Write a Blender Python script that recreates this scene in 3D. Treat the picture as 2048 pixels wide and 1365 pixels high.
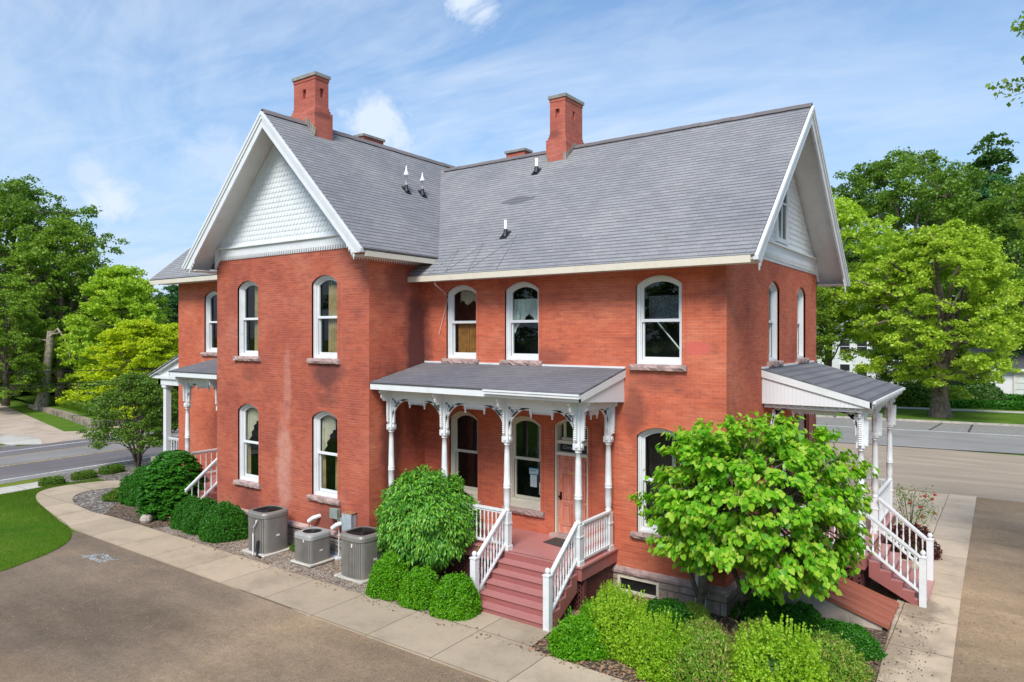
import bpy, math, random
import numpy as np
from mathutils import Vector, Matrix

for o in list(bpy.data.objects):
    bpy.data.objects.remove(o)
SC = bpy.context.scene
COL = SC.collection
R = math.radians

# ------------------------------------------------------------------ camera
cam_d = bpy.data.cameras.new("camera")
cam = bpy.data.objects.new("camera", cam_d)
COL.objects.link(cam)
cam.location = (0, 0, 6.2)
cam.rotation_euler = (R(90), 0, R(35.55))
cam_d.sensor_width = 36
cam_d.lens = 36 * 1405 / 2048
cam_d.shift_y = -12.5 / 2048
cam_d.clip_end = 2000
SC.camera = cam

# ------------------------------------------------------------------ sky, sun, exposure
SUN_EL, SUN_AZ = 48, 159          # azimuth clockwise from +Y
world = bpy.data.worlds.new("World")
SC.world = world
world.use_nodes = True


class NT:
    """tiny helper for node trees"""
    def __init__(s, tree):
        s.t = tree
        s.n = tree.nodes
        s.l = tree.links

    def add(s, typ, **kw):
        n = s.n.new(typ)
        for k, v in kw.items():
            setattr(n, k, v)
        return n

    def put(s, sock, v):
        if v is None:
            return
        if isinstance(v, bpy.types.NodeSocket):
            s.l.new(v, sock)
        else:
            if hasattr(sock.default_value, '__len__') and not hasattr(v, '__len__'):
                v = (v, v, v, 1)[:len(sock.default_value)]
            if hasattr(v, '__len__') and hasattr(sock.default_value, '__len__') and len(v) == 3 and len(sock.default_value) == 4:
                v = (*v, 1)
            sock.default_value = v

    def math(s, op, a, b=None, c=None, clamp=False):
        n = s.add('ShaderNodeMath', operation=op, use_clamp=clamp)
        s.put(n.inputs[0], a)
        s.put(n.inputs[1], b)
        s.put(n.inputs[2], c)
        return n.outputs[0]

    def vmath(s, op, a, b=None, out=0):
        n = s.add('ShaderNodeVectorMath', operation=op)
        s.put(n.inputs[0], a)
        if b is not None:
            s.put(n.inputs[1], b)
        return n.outputs[out]

    def noise(s, vec, scale, detail=4, rough=.55, dist=0., out=0):
        n = s.add('ShaderNodeTexNoise')
        s.put(n.inputs['Vector'], vec)
        s.put(n.inputs['Scale'], scale)
        s.put(n.inputs['Detail'], detail)
        s.put(n.inputs['Roughness'], rough)
        s.put(n.inputs['Distortion'], dist)
        return n.outputs[out]

    def ramp(s, fac, stops, interp='LINEAR'):
        n = s.add('ShaderNodeValToRGB')
        cr = n.color_ramp
        cr.interpolation = interp
        while len(cr.elements) < len(stops):
            cr.elements.new(.5)
        for e, (p, c) in zip(cr.elements, stops):
            e.position = p
            e.color = (*c, 1) if hasattr(c, '__len__') else (c, c, c, 1)
        s.put(n.inputs[0], fac)
        return n.outputs[0]

    def mix(s, fac, a, b, mode='MIX'):
        n = s.add('ShaderNodeMix', data_type='RGBA', blend_type=mode)
        s.put(n.inputs['Factor'], fac)
        s.put(n.inputs['A'], a) if False else s.put(n.inputs[6], a)
        s.put(n.inputs[7], b)
        return n.outputs[2]

    def mr(s, v, a, b, c=0., d=1.):
        n = s.add('ShaderNodeMapRange')
        for i, x in enumerate((v, a, b, c, d)):
            s.put(n.inputs[i], x)
        return n.outputs[0]


def build_world():
    w = NT(world.node_tree)
    w.n.clear()
    out = w.add('ShaderNodeOutputWorld')
    bg = w.add('ShaderNodeBackground')
    sky = w.add('ShaderNodeTexSky', sky_type='NISHITA')
    sky.sun_disc = False
    sky.sun_elevation = R(SUN_EL)
    sky.sun_rotation = R(SUN_AZ)
    sky.air_density = 1.0
    sky.dust_density = 1.0
    sky.ozone_density = 1.2
    tc = w.add('ShaderNodeTexCoord')
    d = tc.outputs['Generated']
    sep = w.add('ShaderNodeSeparateXYZ')
    w.l.new(d, sep.inputs[0])
    zz = w.math('ADD', w.math('MAXIMUM', sep.outputs[2], 0.0), .16)
    cmb = w.add('ShaderNodeCombineXYZ')
    w.put(cmb.inputs[0], w.math('DIVIDE', sep.outputs[0], zz))
    w.put(cmb.inputs[1], w.math('DIVIDE', sep.outputs[1], zz))
    mp = w.add('ShaderNodeMapping')
    w.put(mp.inputs[0], cmb.outputs[0])
    mp.inputs['Rotation'].default_value = (0, 0, R(-62))
    mp.inputs['Scale'].default_value = (1.0, 2.1, 1)
    v = mp.outputs[0]
    n1 = w.noise(v, .62, 8, .62, .9)
    n2 = w.noise(v, 2.3, 6, .6, 1.2)
    c = w.math('ADD', w.math('MULTIPLY', n1, .74), w.math('MULTIPLY', n2, .26))
    cirrus = w.mr(c, .41, .72, 0, .58)
    # more veil towards the left part of the view
    lx = w.vmath('DOT_PRODUCT', d, (-.95, .22, 0.), out=1)
    cirrus = w.math('MULTIPLY', cirrus, w.mr(lx, -.1, .75, .5, 1.6))
    # small cumulus puffs: direction centre, radius
    total = cirrus
    pn = w.noise(d, 16, 8, .66, .6)

    def dirpx(u, v_):
        f = 1405.; th = R(35.55)
        F = Vector((-math.sin(th), math.cos(th), 0)); Rr = Vector((math.cos(th), math.sin(th), 0))
        return (F * f + Rr * (u - 1024) + Vector((0, 0, -(v_ - 670)))).normalized()
    for (u, vv, r, st) in ((225, 400, .034, .92), (180, 345, .026, .6), (755, 262, .050, .92), (795, 285, .03, .8),
                           (940, 0, .040, .95), (445, 320, .05, .5), (1320, 105, .05, .3)):
        c0 = dirpx(u, vv)
        dist = w.vmath('DISTANCE', d, tuple(c0), out=1)
        m = w.math('ADD', w.math('DIVIDE', dist, r), w.math('MULTIPLY', w.math('SUBTRACT', pn, .5), 2.6))
        total = w.math('MAXIMUM', total, w.mr(m, 1.0, .30, 0, st))
    haze = w.mr(sep.outputs[2], .0, .50, .85, .0)
    blue = w.mix(1, sky.outputs[0], (.60, .73, .80, 1), 'MULTIPLY')
    blue = w.mix(haze, blue, (1.75, 2.3, 3.15, 1))
    col = w.mix(total, blue, (3.0, 3.4, 4.0, 1))
    w.put(bg.inputs[0], col)
    bg.inputs[1].default_value = .14
    w.l.new(bg.outputs[0], out.inputs[0])


build_world()
az = R(SUN_AZ)
sd = Vector((math.sin(az) * math.cos(R(SUN_EL)), math.cos(az) * math.cos(R(SUN_EL)), math.sin(R(SUN_EL))))
sun_d = bpy.data.lights.new("sun", 'SUN')
sun_d.energy = 2.15
sun_d.angle = R(22)
sun_d.color = (1, .95, .87)
sun = bpy.data.objects.new("sun", sun_d)
sun.rotation_euler = (-sd).to_track_quat('-Z', 'Y').to_euler()
COL.objects.link(sun)
SC.view_settings.view_transform = 'Standard'
SC.view_settings.look = 'None'
SC.view_settings.exposure = .92
SC.view_settings.gamma = 1
SC.cycles.max_bounces = 6
SC.cycles.transparent_max_bounces = 12
SC.render.film_transparent = False

# ------------------------------------------------------------------ materials
MATS = {}


def newmat(name):
    m = bpy.data.materials.new(name)
    m.use_nodes = True
    t = NT(m.node_tree)
    b = t.n['Principled BSDF']
    MATS[name] = m
    return m, t, b


def uvn(t):
    return t.add('ShaderNodeUVMap').outputs[0]


def posn(t):
    return t.add('ShaderNodeNewGeometry').outputs['Position']


def bump(t, b, h, strength=.3, dist=.02):
    n = t.add('ShaderNodeBump')
    n.inputs['Strength'].default_value = strength
    n.inputs['Distance'].default_value = dist
    t.put(n.inputs['Height'], h)
    t.l.new(n.outputs[0], b.inputs['Normal'])


def simple(name, col, rough=.6, var=.12, scale=6., metal=0., bmp=0., col2=None, spec=None):
    m, t, b = newmat(name)
    p = posn(t)
    n = t.noise(p, scale, 5, .6)
    dark = col2 or tuple(c * (1 - var * 2) for c in col)
    lite = tuple(min(1, c * (1 + var)) for c in col)
    t.put(b.inputs['Base Color'], t.ramp(n, [(.3, dark), (.62, lite)]))
    b.inputs['Roughness'].default_value = rough
    b.inputs['Metallic'].default_value = metal
    if spec is not None:
        b.inputs['Specular IOR Level'].default_value = spec
    if bmp:
        bump(t, b, t.noise(p, scale * 5, 4), bmp, .01)
    return m


def blob(t, p, c, r, nz, soft=.35, amt=1.0, wob=1.3):
    """soft irregular patch round c with radii r (a stain with a shape of its own)"""
    v = t.vmath('SUBTRACT', p, c)
    v = t.vmath('DIVIDE', v, r)
    L = t.vmath('LENGTH', v, out=1)
    L = t.math('ADD', L, t.math('MULTIPLY', t.math('SUBTRACT', nz, .5), wob))
    return t.mr(L, 1.0, 1.0 - soft, 0, amt)


def brick_mat(name, c1, c2, mortar, stains=True, bw=.215, rh=.07):
    m, t, b = newmat(name)
    uv = uvn(t)
    p = posn(t)
    br = t.add('ShaderNodeTexBrick')
    t.put(br.inputs['Vector'], uv)
    t.put(br.inputs['Color1'], c1)
    t.put(br.inputs['Color2'], c2)
    t.put(br.inputs['Mortar'], mortar)
    br.inputs['Scale'].default_value = 1
    br.inputs['Mortar Size'].default_value = .0035
    br.inputs['Mortar Smooth'].default_value = .6
    br.inputs['Bias'].default_value = -.1
    br.inputs['Brick Width'].default_value = bw
    br.inputs['Row Height'].default_value = rh
    big = t.noise(p, .55, 5, .6, .3)
    su = t.add('ShaderNodeSeparateXYZ'); t.put(su.inputs[0], uv)
    course = t.math('PINGPONG', su.outputs[1], rh / 2)
    cl = t.mr(course, .012, .0, 0, 1)
    jn = t.noise(t.vmath('MULTIPLY', uv, (.9, 3.5, 1)), 1.0, 4, .7)
    col = t.mix(t.math('MULTIPLY', cl, t.mr(jn, .38, .62, .10, .55)), br.outputs[0], t.mix(t.mr(t.noise(p, 1.1, 4), .42, .58, 0, 1), mortar, (.17, .06, .04, 1)))
    col = t.mix(1, col, t.ramp(big, [(.3, (.76, .72, .76)), (.5, (1, 1, 1)), (.70, (1.10, 1.38, 1.5))]), 'MULTIPLY')
    # horizontal streaks of darker and lighter courses
    mp = t.add('ShaderNodeMapping')
    t.put(mp.inputs[0], uv)
    mp.inputs['Scale'].default_value = (1.4, 16, 1)
    st = t.noise(mp.outputs[0], 1.0, 3, .6)
    col = t.mix(1, col, t.ramp(st, [(.25, (.68, .70, .76)), (.42, (.97, .97, 1)), (.58, (1.02, 1.03, 1.03)), (.75, (1.16, 1.32, 1.38))]), 'MULTIPLY')
    fine = t.noise(p, 5, 6, .7)
    if stains:
        soot = None
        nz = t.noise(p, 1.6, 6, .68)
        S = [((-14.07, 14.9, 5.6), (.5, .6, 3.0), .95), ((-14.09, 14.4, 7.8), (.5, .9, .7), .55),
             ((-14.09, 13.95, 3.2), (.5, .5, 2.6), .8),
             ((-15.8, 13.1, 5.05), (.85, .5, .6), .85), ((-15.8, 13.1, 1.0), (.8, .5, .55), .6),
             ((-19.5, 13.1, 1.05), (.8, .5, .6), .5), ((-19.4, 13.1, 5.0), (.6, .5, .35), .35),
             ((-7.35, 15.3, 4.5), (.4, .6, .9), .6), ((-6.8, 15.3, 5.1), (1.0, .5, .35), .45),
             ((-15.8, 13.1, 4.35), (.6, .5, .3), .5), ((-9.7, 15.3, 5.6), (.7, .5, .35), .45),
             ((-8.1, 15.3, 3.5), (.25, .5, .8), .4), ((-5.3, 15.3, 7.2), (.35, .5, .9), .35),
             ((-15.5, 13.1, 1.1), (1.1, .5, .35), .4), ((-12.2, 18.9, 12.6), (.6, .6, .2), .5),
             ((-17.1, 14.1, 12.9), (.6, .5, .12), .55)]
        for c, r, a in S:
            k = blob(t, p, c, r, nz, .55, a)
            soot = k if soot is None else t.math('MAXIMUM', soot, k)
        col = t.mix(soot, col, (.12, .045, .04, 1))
        pale = blob(t, p, (-17.75, 13.1, 2.35), (.42, .5, 1.9), nz, .5, .62, 1.5)
        pale = t.math('MAXIMUM', pale, blob(t, p, (-17.6, 13.1, 4.6), (.22, .5, 1.6), nz, .5, .38, 1.1))
        pale = t.math('MAXIMUM', pale, blob(t, p, (-24.3, 15.3, 2.6), (.7, .5, .7), nz, .5, .4, 1.0))
        pale = t.math('MAXIMUM', pale, blob(t, p, (-8.0, 15.3, 4.1), (.25, .5, .35), nz, .5, .5, 1.0))
        pale = t.math('MULTIPLY', pale, t.mr(fine, .3, .6, .4, 1))
        col = t.mix(pale, col, (.60, .34, .27, 1))
        pk = t.math('MULTIPLY', t.mr(t.vmath('LENGTH', t.vmath('DIVIDE', t.vmath('SUBTRACT', p, (-5.8, 15.3, 5.89)), (.30, .4, .17)), out=1), 1.05, .8, 0, .7), 1)
        col = t.mix(pk, col, (.62, .12, .11, 1))
        # chips and paint flecks
        ch = t.noise(p, 2.6, 8, .78)
        col = t.mix(t.mr(ch, .65, .70, 0, .55), col, (.66, .38, .28, 1))
        dk = t.noise(t.vmath('ADD', p, (7, 3, 9)), 1.9, 8, .75)
        col = t.mix(t.mr(dk, .57, .70, 0, .5), col, (.15, .06, .06, 1))
    t.put(b.inputs['Base Color'], col)
    b.inputs['Roughness'].default_value = .82
    b.inputs['Specular IOR Level'].default_value = .25
    h = t.math('ADD', t.math('MULTIPLY', br.outputs['Fac'], -1.0), t.math('MULTIPLY', fine, .7))
    bump(t, b, h, .4, .006)
    return m


brick_mat('brick', (.58, .138, .068, 1), (.48, .105, .056, 1), (.52, .24, .17, 1))
brick_mat('brick_wing', (.47, .115, .062, 1), (.37, .085, .05, 1), (.46, .23, .18, 1))  # weathered wing brick; its darker base also holds part of that wall's shade
brick_mat('brick_worn', (.50, .135, .09, 1), (.43, .105, .07, 1), (.46, .22, .16, 1))


def shingle_mat(name, row=.145, w=.26, base=(.262, .264, .272), dark=(.085, .085, .09), patch=True):
    m, t, b = newmat(name)
    uv = uvn(t)
    p = posn(t)
    wob = t.noise(uv, .35, 2)
    sp = t.add('ShaderNodeSeparateXYZ')
    t.put(sp.inputs[0], uv)
    cb = t.add('ShaderNodeCombineXYZ')
    t.put(cb.inputs[0], sp.outputs[0])
    t.put(cb.inputs[1], t.math('ADD', sp.outputs[1], t.math('MULTIPLY', wob, .03)))
    br = t.add('ShaderNodeTexBrick')
    t.put(br.inputs['Vector'], cb.outputs[0])
    t.put(br.inputs['Color1'], tuple(c * 1.06 for c in base))
    t.put(br.inputs['Color2'], tuple(c * .90 for c in base))
    t.put(br.inputs['Mortar'], tuple(c * .62 for c in base))
    br.inputs['Scale'].default_value = 1
    br.inputs['Mortar Size'].default_value = .004
    br.inputs['Brick Width'].default_value = w
    br.inputs['Row Height'].default_value = row
    br.offset_frequency = 2
    br.offset = .37
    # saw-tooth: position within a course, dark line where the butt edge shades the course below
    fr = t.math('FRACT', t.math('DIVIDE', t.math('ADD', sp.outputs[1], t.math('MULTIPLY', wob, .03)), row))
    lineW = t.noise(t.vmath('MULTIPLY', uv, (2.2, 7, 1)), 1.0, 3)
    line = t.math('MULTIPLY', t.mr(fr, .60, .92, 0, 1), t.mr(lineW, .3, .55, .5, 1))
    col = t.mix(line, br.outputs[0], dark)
    big = t.noise(p, .5, 5, .6)
    col = t.mix(1, col, t.ramp(big, [(.3, (.86, .86, .9)), (.7, (1.13, 1.1, 1.08))]), 'MULTIPLY')
    gr = t.noise(p, 60, 2)
    col = t.mix(1, col, t.ramp(gr, [(.25, .82), (.75, 1.18)]), 'MULTIPLY')
    if patch:
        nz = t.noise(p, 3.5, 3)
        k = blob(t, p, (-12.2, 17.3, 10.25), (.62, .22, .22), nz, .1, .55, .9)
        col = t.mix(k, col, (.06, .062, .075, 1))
        g = t.noise(p, 1.3, 6, .7)
        col = t.mix(t.mr(g, .58, .75, 0, .35), col, (.20, .17, .15, 1))
    t.put(b.inputs['Base Color'], col)
    b.inputs['Roughness'].default_value = .9
    b.inputs['Specular IOR Level'].default_value = .2
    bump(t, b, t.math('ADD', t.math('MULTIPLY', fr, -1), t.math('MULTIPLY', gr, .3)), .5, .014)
    return m


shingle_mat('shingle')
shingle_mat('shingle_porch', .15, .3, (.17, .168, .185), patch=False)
shingle_mat('membrane', .30, 1.0, (.165, .172, .188), (.10, .105, .115), patch=False)


def paint(name, col, wear=.3, rough=.5):
    m, t, b = newmat(name)
    p = posn(t)
    n = t.noise(p, 2.2, 7, .7)
    c = t.ramp(n, [(.25, tuple(x * .84 for x in col)), (.5, col), (.8, tuple(min(.93, x * 1.04) for x in col))])
    g = t.noise(p, 14, 5, .75)
    c = t.mix(t.mr(g, .64, .76, 0, wear), c, tuple(x * .45 for x in col))
    t.put(b.inputs['Base Color'], c)
    b.inputs['Roughness'].default_value = rough
    bump(t, b, g, .12, .01)
    return m


paint('white', (.72, .735, .745), .3)
paint('white_scale', (.74, .77, .78), .12)
paint('soffit', (.68, .68, .67), .25)
paint('cream', (.66, .60, .49), .3)
paint('porch_red', (.33, .115, .108), .3, .38)
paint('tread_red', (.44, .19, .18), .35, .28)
paint('porch_dark', (.12, .035, .035), .3, .6)
paint('pinkwall', (.42, .12, .11), .2)
paint('cellar_red', (.33, .105, .065), .45, .6)
simple('stone', (.40, .28, .26), .9, .22, 4, bmp=.8)
simple('foundation_stone', (.42, .35, .30), .9, .22, 2.2, bmp=.9)
simple('cap_stone', (.27, .26, .23), .9, .15, 3, bmp=.4)
simple('hvac', (.24, .225, .205), .45, .08, 3, metal=.2)
simple('hvac_lid', (.33, .33, .32), .5, .08, 3)
simple('grille', (.015, .014, .014), .5, .2, 30)
simple('pvc', (.76, .77, .76), .4, .05)
simple('black', (.014, .014, .016), .5, .1)
simple('meter_green', (.24, .29, .26), .5, .1)
simple('meter_blue', (.36, .42, .46), .5, .12, metal=.1)
simple('rust', (.30, .13, .06), .8, .25, 20)
simple('knob', (.03, .022, .015), .3, .1, metal=.8)
simple('doormat', (.055, .045, .04), .95, .2, 30, bmp=.5)
simple('bark', (.15, .115, .085), .95, .35, 5, bmp=1.0)
simple('bark_dark', (.075, .058, .045), .95, .35, 6, bmp=1.0)
simple('bark_pale', (.33, .27, .21), .95, .3, 5, bmp=1.0)
simple('room', (.03, .03, .028), .9, .2)
simple('room_green', (.05, .055, .02), .9, .3, 3)
simple('curtain_gold', (.36, .25, .12), .9, .15, 4)
simple('curtain_cream', (.52, .46, .36), .9, .1, 4)
simple('curtain_white', (.62, .66, .62), .9, .1, 4)
simple('shutter_wood', (.34, .15, .035), .6, .2, 8)
simple('asphalt_shoulder', (.24, .225, .205), .95, .12, 3)
simple('kerb', (.42, .38, .33), .9, .15, 3, bmp=.3)
simple('paint_white', (.62, .62, .60), .8, .25, 8)
simple('paint_yellow', (.55, .40, .14), .8, .3, 8)
simple('tar', (.055, .05, .05), .8, .2, 5)
simple('wall_stone', (.27, .22, .165), .95, .3, 2.5, bmp=1.)
simple('metal_grey', (.33, .34, .36), .4, .08, metal=.3)
simple('sign_black', (.018, .018, .022), .4, .1)
simple('sign_grey', (.34, .35, .34), .6, .1)
simple('paper', (.50, .58, .57), .7, .05)
simple('paper_blue', (.10, .35, .52), .6, .08)
simple('yellow_print', (.65, .45, .04), .6, .2, 20)
simple('grey_print', (.12, .13, .16), .6, .5, 30)
simple('rose_flower', (.45, .02, .02), .6, .2, 20)
simple('chalk', (.42, .48, .50), .9, .1)
simple('berry', (.09, .02, .02), .5, .2)
simple('dead_leaf', (.28, .16, .09), .9, .3, 8)
simple('white_flower', (.7, .7, .66), .8, .1)
simple('rubber', (.03, .03, .03), .7, .1)


def glass():
    m, t, b = newmat('glass')
    t.n.remove(b)
    out = t.n['Material Output']
    g = t.add('ShaderNodeBsdfGlossy')
    g.inputs['Color'].default_value = (.9, .95, .95, 1)
    g.inputs['Roughness'].default_value = .012
    tr = t.add('ShaderNodeBsdfTransparent')
    tr.inputs['Color'].default_value = (.82, .88, .86, 1)
    gg = t.add('ShaderNodeNewGeometry')
    cosn = t.math('ABSOLUTE', t.vmath('DOT_PRODUCT', gg.outputs['Incoming'], gg.outputs['Normal'], out=1))
    fres = t.math('ADD', .05, t.math('MULTIPLY', .95, t.math('POWER', t.math('SUBTRACT', 1.0, cosn), 5.0)))
    nb = t.add('ShaderNodeBump')
    nb.inputs['Strength'].default_value = .03
    nb.inputs['Distance'].default_value = .05
    t.put(nb.inputs['Height'], t.noise(posn(t), 1.3, 1))
    t.l.new(nb.outputs[0], g.inputs['Normal'])
    mx = t.add('ShaderNodeMixShader')
    t.put(mx.inputs[0], t.math('ADD', fres, .0))
    t.l.new(tr.outputs[0], mx.inputs[1])
    t.l.new(g.outputs[0], mx.inputs[2])
    t.l.new(mx.outputs[0], out.inputs[0])


glass()


def leaf_mat(name, cols, trans=.38, rough=.45, spec=.35):
    m, t, b = newmat(name)
    out = t.n['Material Output']
    g = t.add('ShaderNodeNewGeometry')
    rnd = g.outputs['Random Per Island']
    p = g.outputs['Position']
    n = t.noise(p, .9, 3)
    f = t.math('ADD', t.math('MULTIPLY', rnd, .62), t.math('MULTIPLY', n, .5), clamp=True)
    k = len(cols)
    c = t.ramp(f, [(.12 + .74 * i / (k - 1), cols[i]) for i in range(k)])
    t.put(b.inputs['Base Color'], c)
    b.inputs['Roughness'].default_value = rough
    b.inputs['Specular IOR Level'].default_value = spec
    tl = t.add('ShaderNodeBsdfTranslucent')
    t.put(tl.inputs[0], t.mix(1, c, (1.35, 1.45, .7, 1), 'MULTIPLY'))
    mx = t.add('ShaderNodeMixShader')
    mx.inputs[0].default_value = trans
    t.l.new(b.outputs[0], mx.inputs[1])
    t.l.new(tl.outputs[0], mx.inputs[2])
    t.l.new(mx.outputs[0], out.inputs[0])
    return m


leaf_mat('leaf_maple', [(0.17, 0.3, 0.022), (0.34, 0.48, 0.035), (0.52, 0.62, 0.06)])
leaf_mat('leaf_forest', [(0.09, 0.18, 0.02), (0.18, 0.3, 0.03), (0.3, 0.42, 0.045)])
leaf_mat('leaf_deep', [(0.065, 0.15, 0.018), (0.13, 0.24, 0.026), (0.22, 0.34, 0.036)])
leaf_mat('leaf_dark', [(0.035, 0.09, 0.02), (0.06, 0.14, 0.028), (0.1, 0.2, 0.035)])
leaf_mat('leaf_bluegreen', [(0.03, 0.11, 0.04), (0.05, 0.16, 0.05), (0.09, 0.21, 0.06)])
leaf_mat('leaf_bronze', [(0.08, 0.1, 0.045), (0.14, 0.15, 0.05), (0.17, 0.2, 0.055)])
leaf_mat('leaf_yellow', [(0.26, 0.4, 0.012), (0.44, 0.55, 0.015), (0.62, 0.63, 0.02)])
leaf_mat('leaf_lime', [(0.19, 0.34, 0.024), (0.34, 0.5, 0.035), (0.5, 0.62, 0.055)])
leaf_mat('leaf_redbud', [(0.06, 0.23, 0.01), (0.14, 0.4, 0.015), (0.26, 0.53, 0.022), (0.42, 0.54, 0.06)], .36, .4, .3)
leaf_mat('leaf_glossy', [(0.02, 0.12, 0.012), (0.06, 0.25, 0.018), (0.14, 0.38, 0.028), (0.24, 0.48, 0.05)], .25, .38, .45)
leaf_mat('leaf_boxball', [(0.05, 0.2, 0.004), (0.1, 0.33, 0.006), (0.19, 0.45, 0.01)], .28)
leaf_mat('leaf_boxdark', [(0.016, 0.1, 0.006), (0.03, 0.16, 0.008), (0.06, 0.23, 0.012)], .25)
leaf_mat('leaf_yew', [(0.014, 0.08, 0.006), (0.03, 0.15, 0.01), (0.08, 0.27, 0.02)], .2)
leaf_mat('leaf_privet', [(0.14, 0.32, 0.012), (0.28, 0.5, 0.02), (0.46, 0.62, 0.05)], .35)
leaf_mat('leaf_spirea', [(0.08, 0.23, 0.02), (0.16, 0.36, 0.028), (0.28, 0.46, 0.04), (0.46, 0.32, 0.15)], .3)
leaf_mat('leaf_olive', [(0.05, 0.13, 0.016), (0.1, 0.2, 0.022), (0.18, 0.28, 0.03)], .3)
leaf_mat('leaf_barberry', [(.045, .010, .010), (.075, .016, .014), (.12, .03, .02)], .2)
leaf_mat('grass_blade', [(.05, .13, .008), (.10, .20, .012), (.17, .26, .03)], .3, .6, .2)


def ground_mats():
    # gravel and sand lot
    m, t, b = newmat('gravel_lot')
    p = posn(t)
    big = t.noise(p, .16, 6, .6, .4)
    mid = t.noise(p, 1.3, 8, .7)
    fine = t.noise(p, 28, 6, .78)
    mp = t.add('ShaderNodeMapping'); t.put(mp.inputs[0], p)
    mp.inputs['Scale'].default_value = (.22, 1.9, 1); mp.inputs['Rotation'].default_value = (0, 0, R(4))
    track = t.noise(mp.outputs[0], .8, 5, .6)
    c = t.ramp(big, [(.3, (.175, .137, .103)), (.52, (.245, .193, .145)), (.7, (.33, .262, .195))])
    c = t.mix(1, c, t.ramp(mid, [(.25, .84), (.75, 1.14)]), 'MULTIPLY')
    c = t.mix(1, c, t.ramp(track, [(.3, (.88, .87, .86)), (.7, (1.12, 1.1, 1.07))]), 'MULTIPLY')
    c = t.mix(1, c, t.ramp(fine, [(.22, .55), (.5, 1.0), (.8, 1.5)]), 'MULTIPLY')
    sx = t.add('ShaderNodeSeparateXYZ'); t.put(sx.inputs[0], p)
    # asphalt-like packed dark part beside the lawn, sandy towards the camera's right
    k = t.math('ADD', t.mr(sx.outputs[0], -17, -5, 0, 1), t.math('MULTIPLY', t.math('SUBTRACT', t.noise(p, .35, 4), .5), 1.6), clamp=True)
    c = t.mix(k, t.mix(1, c, (.86, .85, .84, 1), 'MULTIPLY'), t.mix(1, c, (1.48, 1.34, 1.14, 1), 'MULTIPLY'))
    c = t.mix(1, c, t.ramp(t.noise(p, 8, 8, .85), [(.28, .70), (.5, 1.0), (.72, 1.28)]), 'MULTIPLY')
    vo = t.add('ShaderNodeTexVoronoi'); t.put(vo.inputs['Vector'], p); vo.inputs['Scale'].default_value = 9
    peb = t.mr(vo.outputs['Distance'], .13, .07, 0, .65)
    pebr = t.math('MULTIPLY', peb, t.mr(t.noise(p, 1.1, 4), .5, .66, 0, 1))
    c = t.mix(pebr, c, (.45, .38, .30, 1))
    t.put(b.inputs['Base Color'], c)
    b.inputs['Roughness'].default_value = .95
    b.inputs['Specular IOR Level'].default_value = .15
    bump(t, b, t.math('ADD', fine, t.math('MULTIPLY', mid, 1.5)), .8, .03)

    m, t, b = newmat('sandy_apron')
    p = posn(t)
    mp = t.add('ShaderNodeMapping'); t.put(mp.inputs[0], p)
    mp.inputs['Scale'].default_value = (.16, 1.2, 1)
    a = t.noise(mp.outputs[0], 1.0, 7, .65)
    c = t.ramp(a, [(.3, (.27, .212, .155)), (.55, (.35, .275, .20)), (.75, (.43, .34, .25))])
    c = t.mix(1, c, t.ramp(t.noise(p, 14, 6, .75), [(.25, .75), (.75, 1.25)]), 'MULTIPLY')
    t.put(b.inputs['Base Color'], c)
    b.inputs['Roughness'].default_value = .95

    # concrete slabs
    for nm, base, (bw, rh) in (('concrete', (.43, .345, .25), (1.75, 1.52)), ('concrete_side', (.56, .44, .32), (1.3, 1.8)), ('concrete_pale', (.52, .49, .43), (3, 3)),
                               ('driveway_tan', (.46, .36, .28), (6, 3.5))):
        m, t, b = newmat(nm)
        p = posn(t)
        n1 = t.noise(p, .7, 7, .65)
        c = t.ramp(n1, [(.28, tuple(x * .72 for x in base)), (.5, base), (.75, tuple(x * 1.12 for x in base))])
        g = t.noise(p, 3.5, 8, .75, .6)
        c = t.mix(t.mr(g, .55, .75, 0, .35), c, tuple(x * .5 for x in base))
        fine = t.noise(p, 50, 4, .7)
        c = t.mix(1, c, t.ramp(fine, [(.25, .86), (.75, 1.13)]), 'MULTIPLY')
        br = t.add('ShaderNodeTexBrick')
        mp = t.add('ShaderNodeMapping'); t.put(mp.inputs[0], p)
        mp.inputs['Location'].default_value = (.3, -10.03, 0) if nm == 'concrete' else (2.02, .4, 0)
        wv = t.noise(p, 1.5, 3, out=0)
        va = t.vmath('ADD', mp.outputs[0], t.vmath('MULTIPLY', t.add('ShaderNodeCombineXYZ').outputs[0], (0, 0, 0)))
        off = t.add('ShaderNodeCombineXYZ')
        t.put(off.inputs[0], t.math('MULTIPLY', wv, .05)); t.put(off.inputs[1], t.math('MULTIPLY', wv, .02))
        t.put(br.inputs['Vector'], t.vmath('ADD', va, off.outputs[0]))
        br.offset = 0
        br.inputs['Scale'].default_value = 1
        br.inputs['Mortar Size'].default_value = .013
        br.inputs['Mortar Smooth'].default_value = .4
        br.inputs['Brick Width'].default_value = bw
        br.inputs['Row Height'].default_value = rh
        c = t.mix(t.math('MULTIPLY', br.outputs['Fac'], .8), c, (.09, .075, .055, 1))
        t.put(br.inputs['Color1'], .9); t.put(br.inputs['Color2'], 1.08); t.put(br.inputs['Mortar'], 1.)
        c = t.mix(1, c, br.outputs[0], 'MULTIPLY')
        if nm in ('concrete_side',):
            nz = t.noise(p, 1.6, 7, .75)
            d = blob(t, p, (-2.3, 15.8, 0), (1.2, 2.6, 1), nz, .5, .42, 2.8)
            d = t.math('MAXIMUM', d, blob(t, p, (-1.7, 18.2, 0), (.5, 1.6, 1), nz, .5, .5, 2.4))
            c = t.mix(d, c, (.085, .06, .042, 1))
        t.put(b.inputs['Base Color'], c)
        b.inputs['Roughness'].default_value = .9
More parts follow.
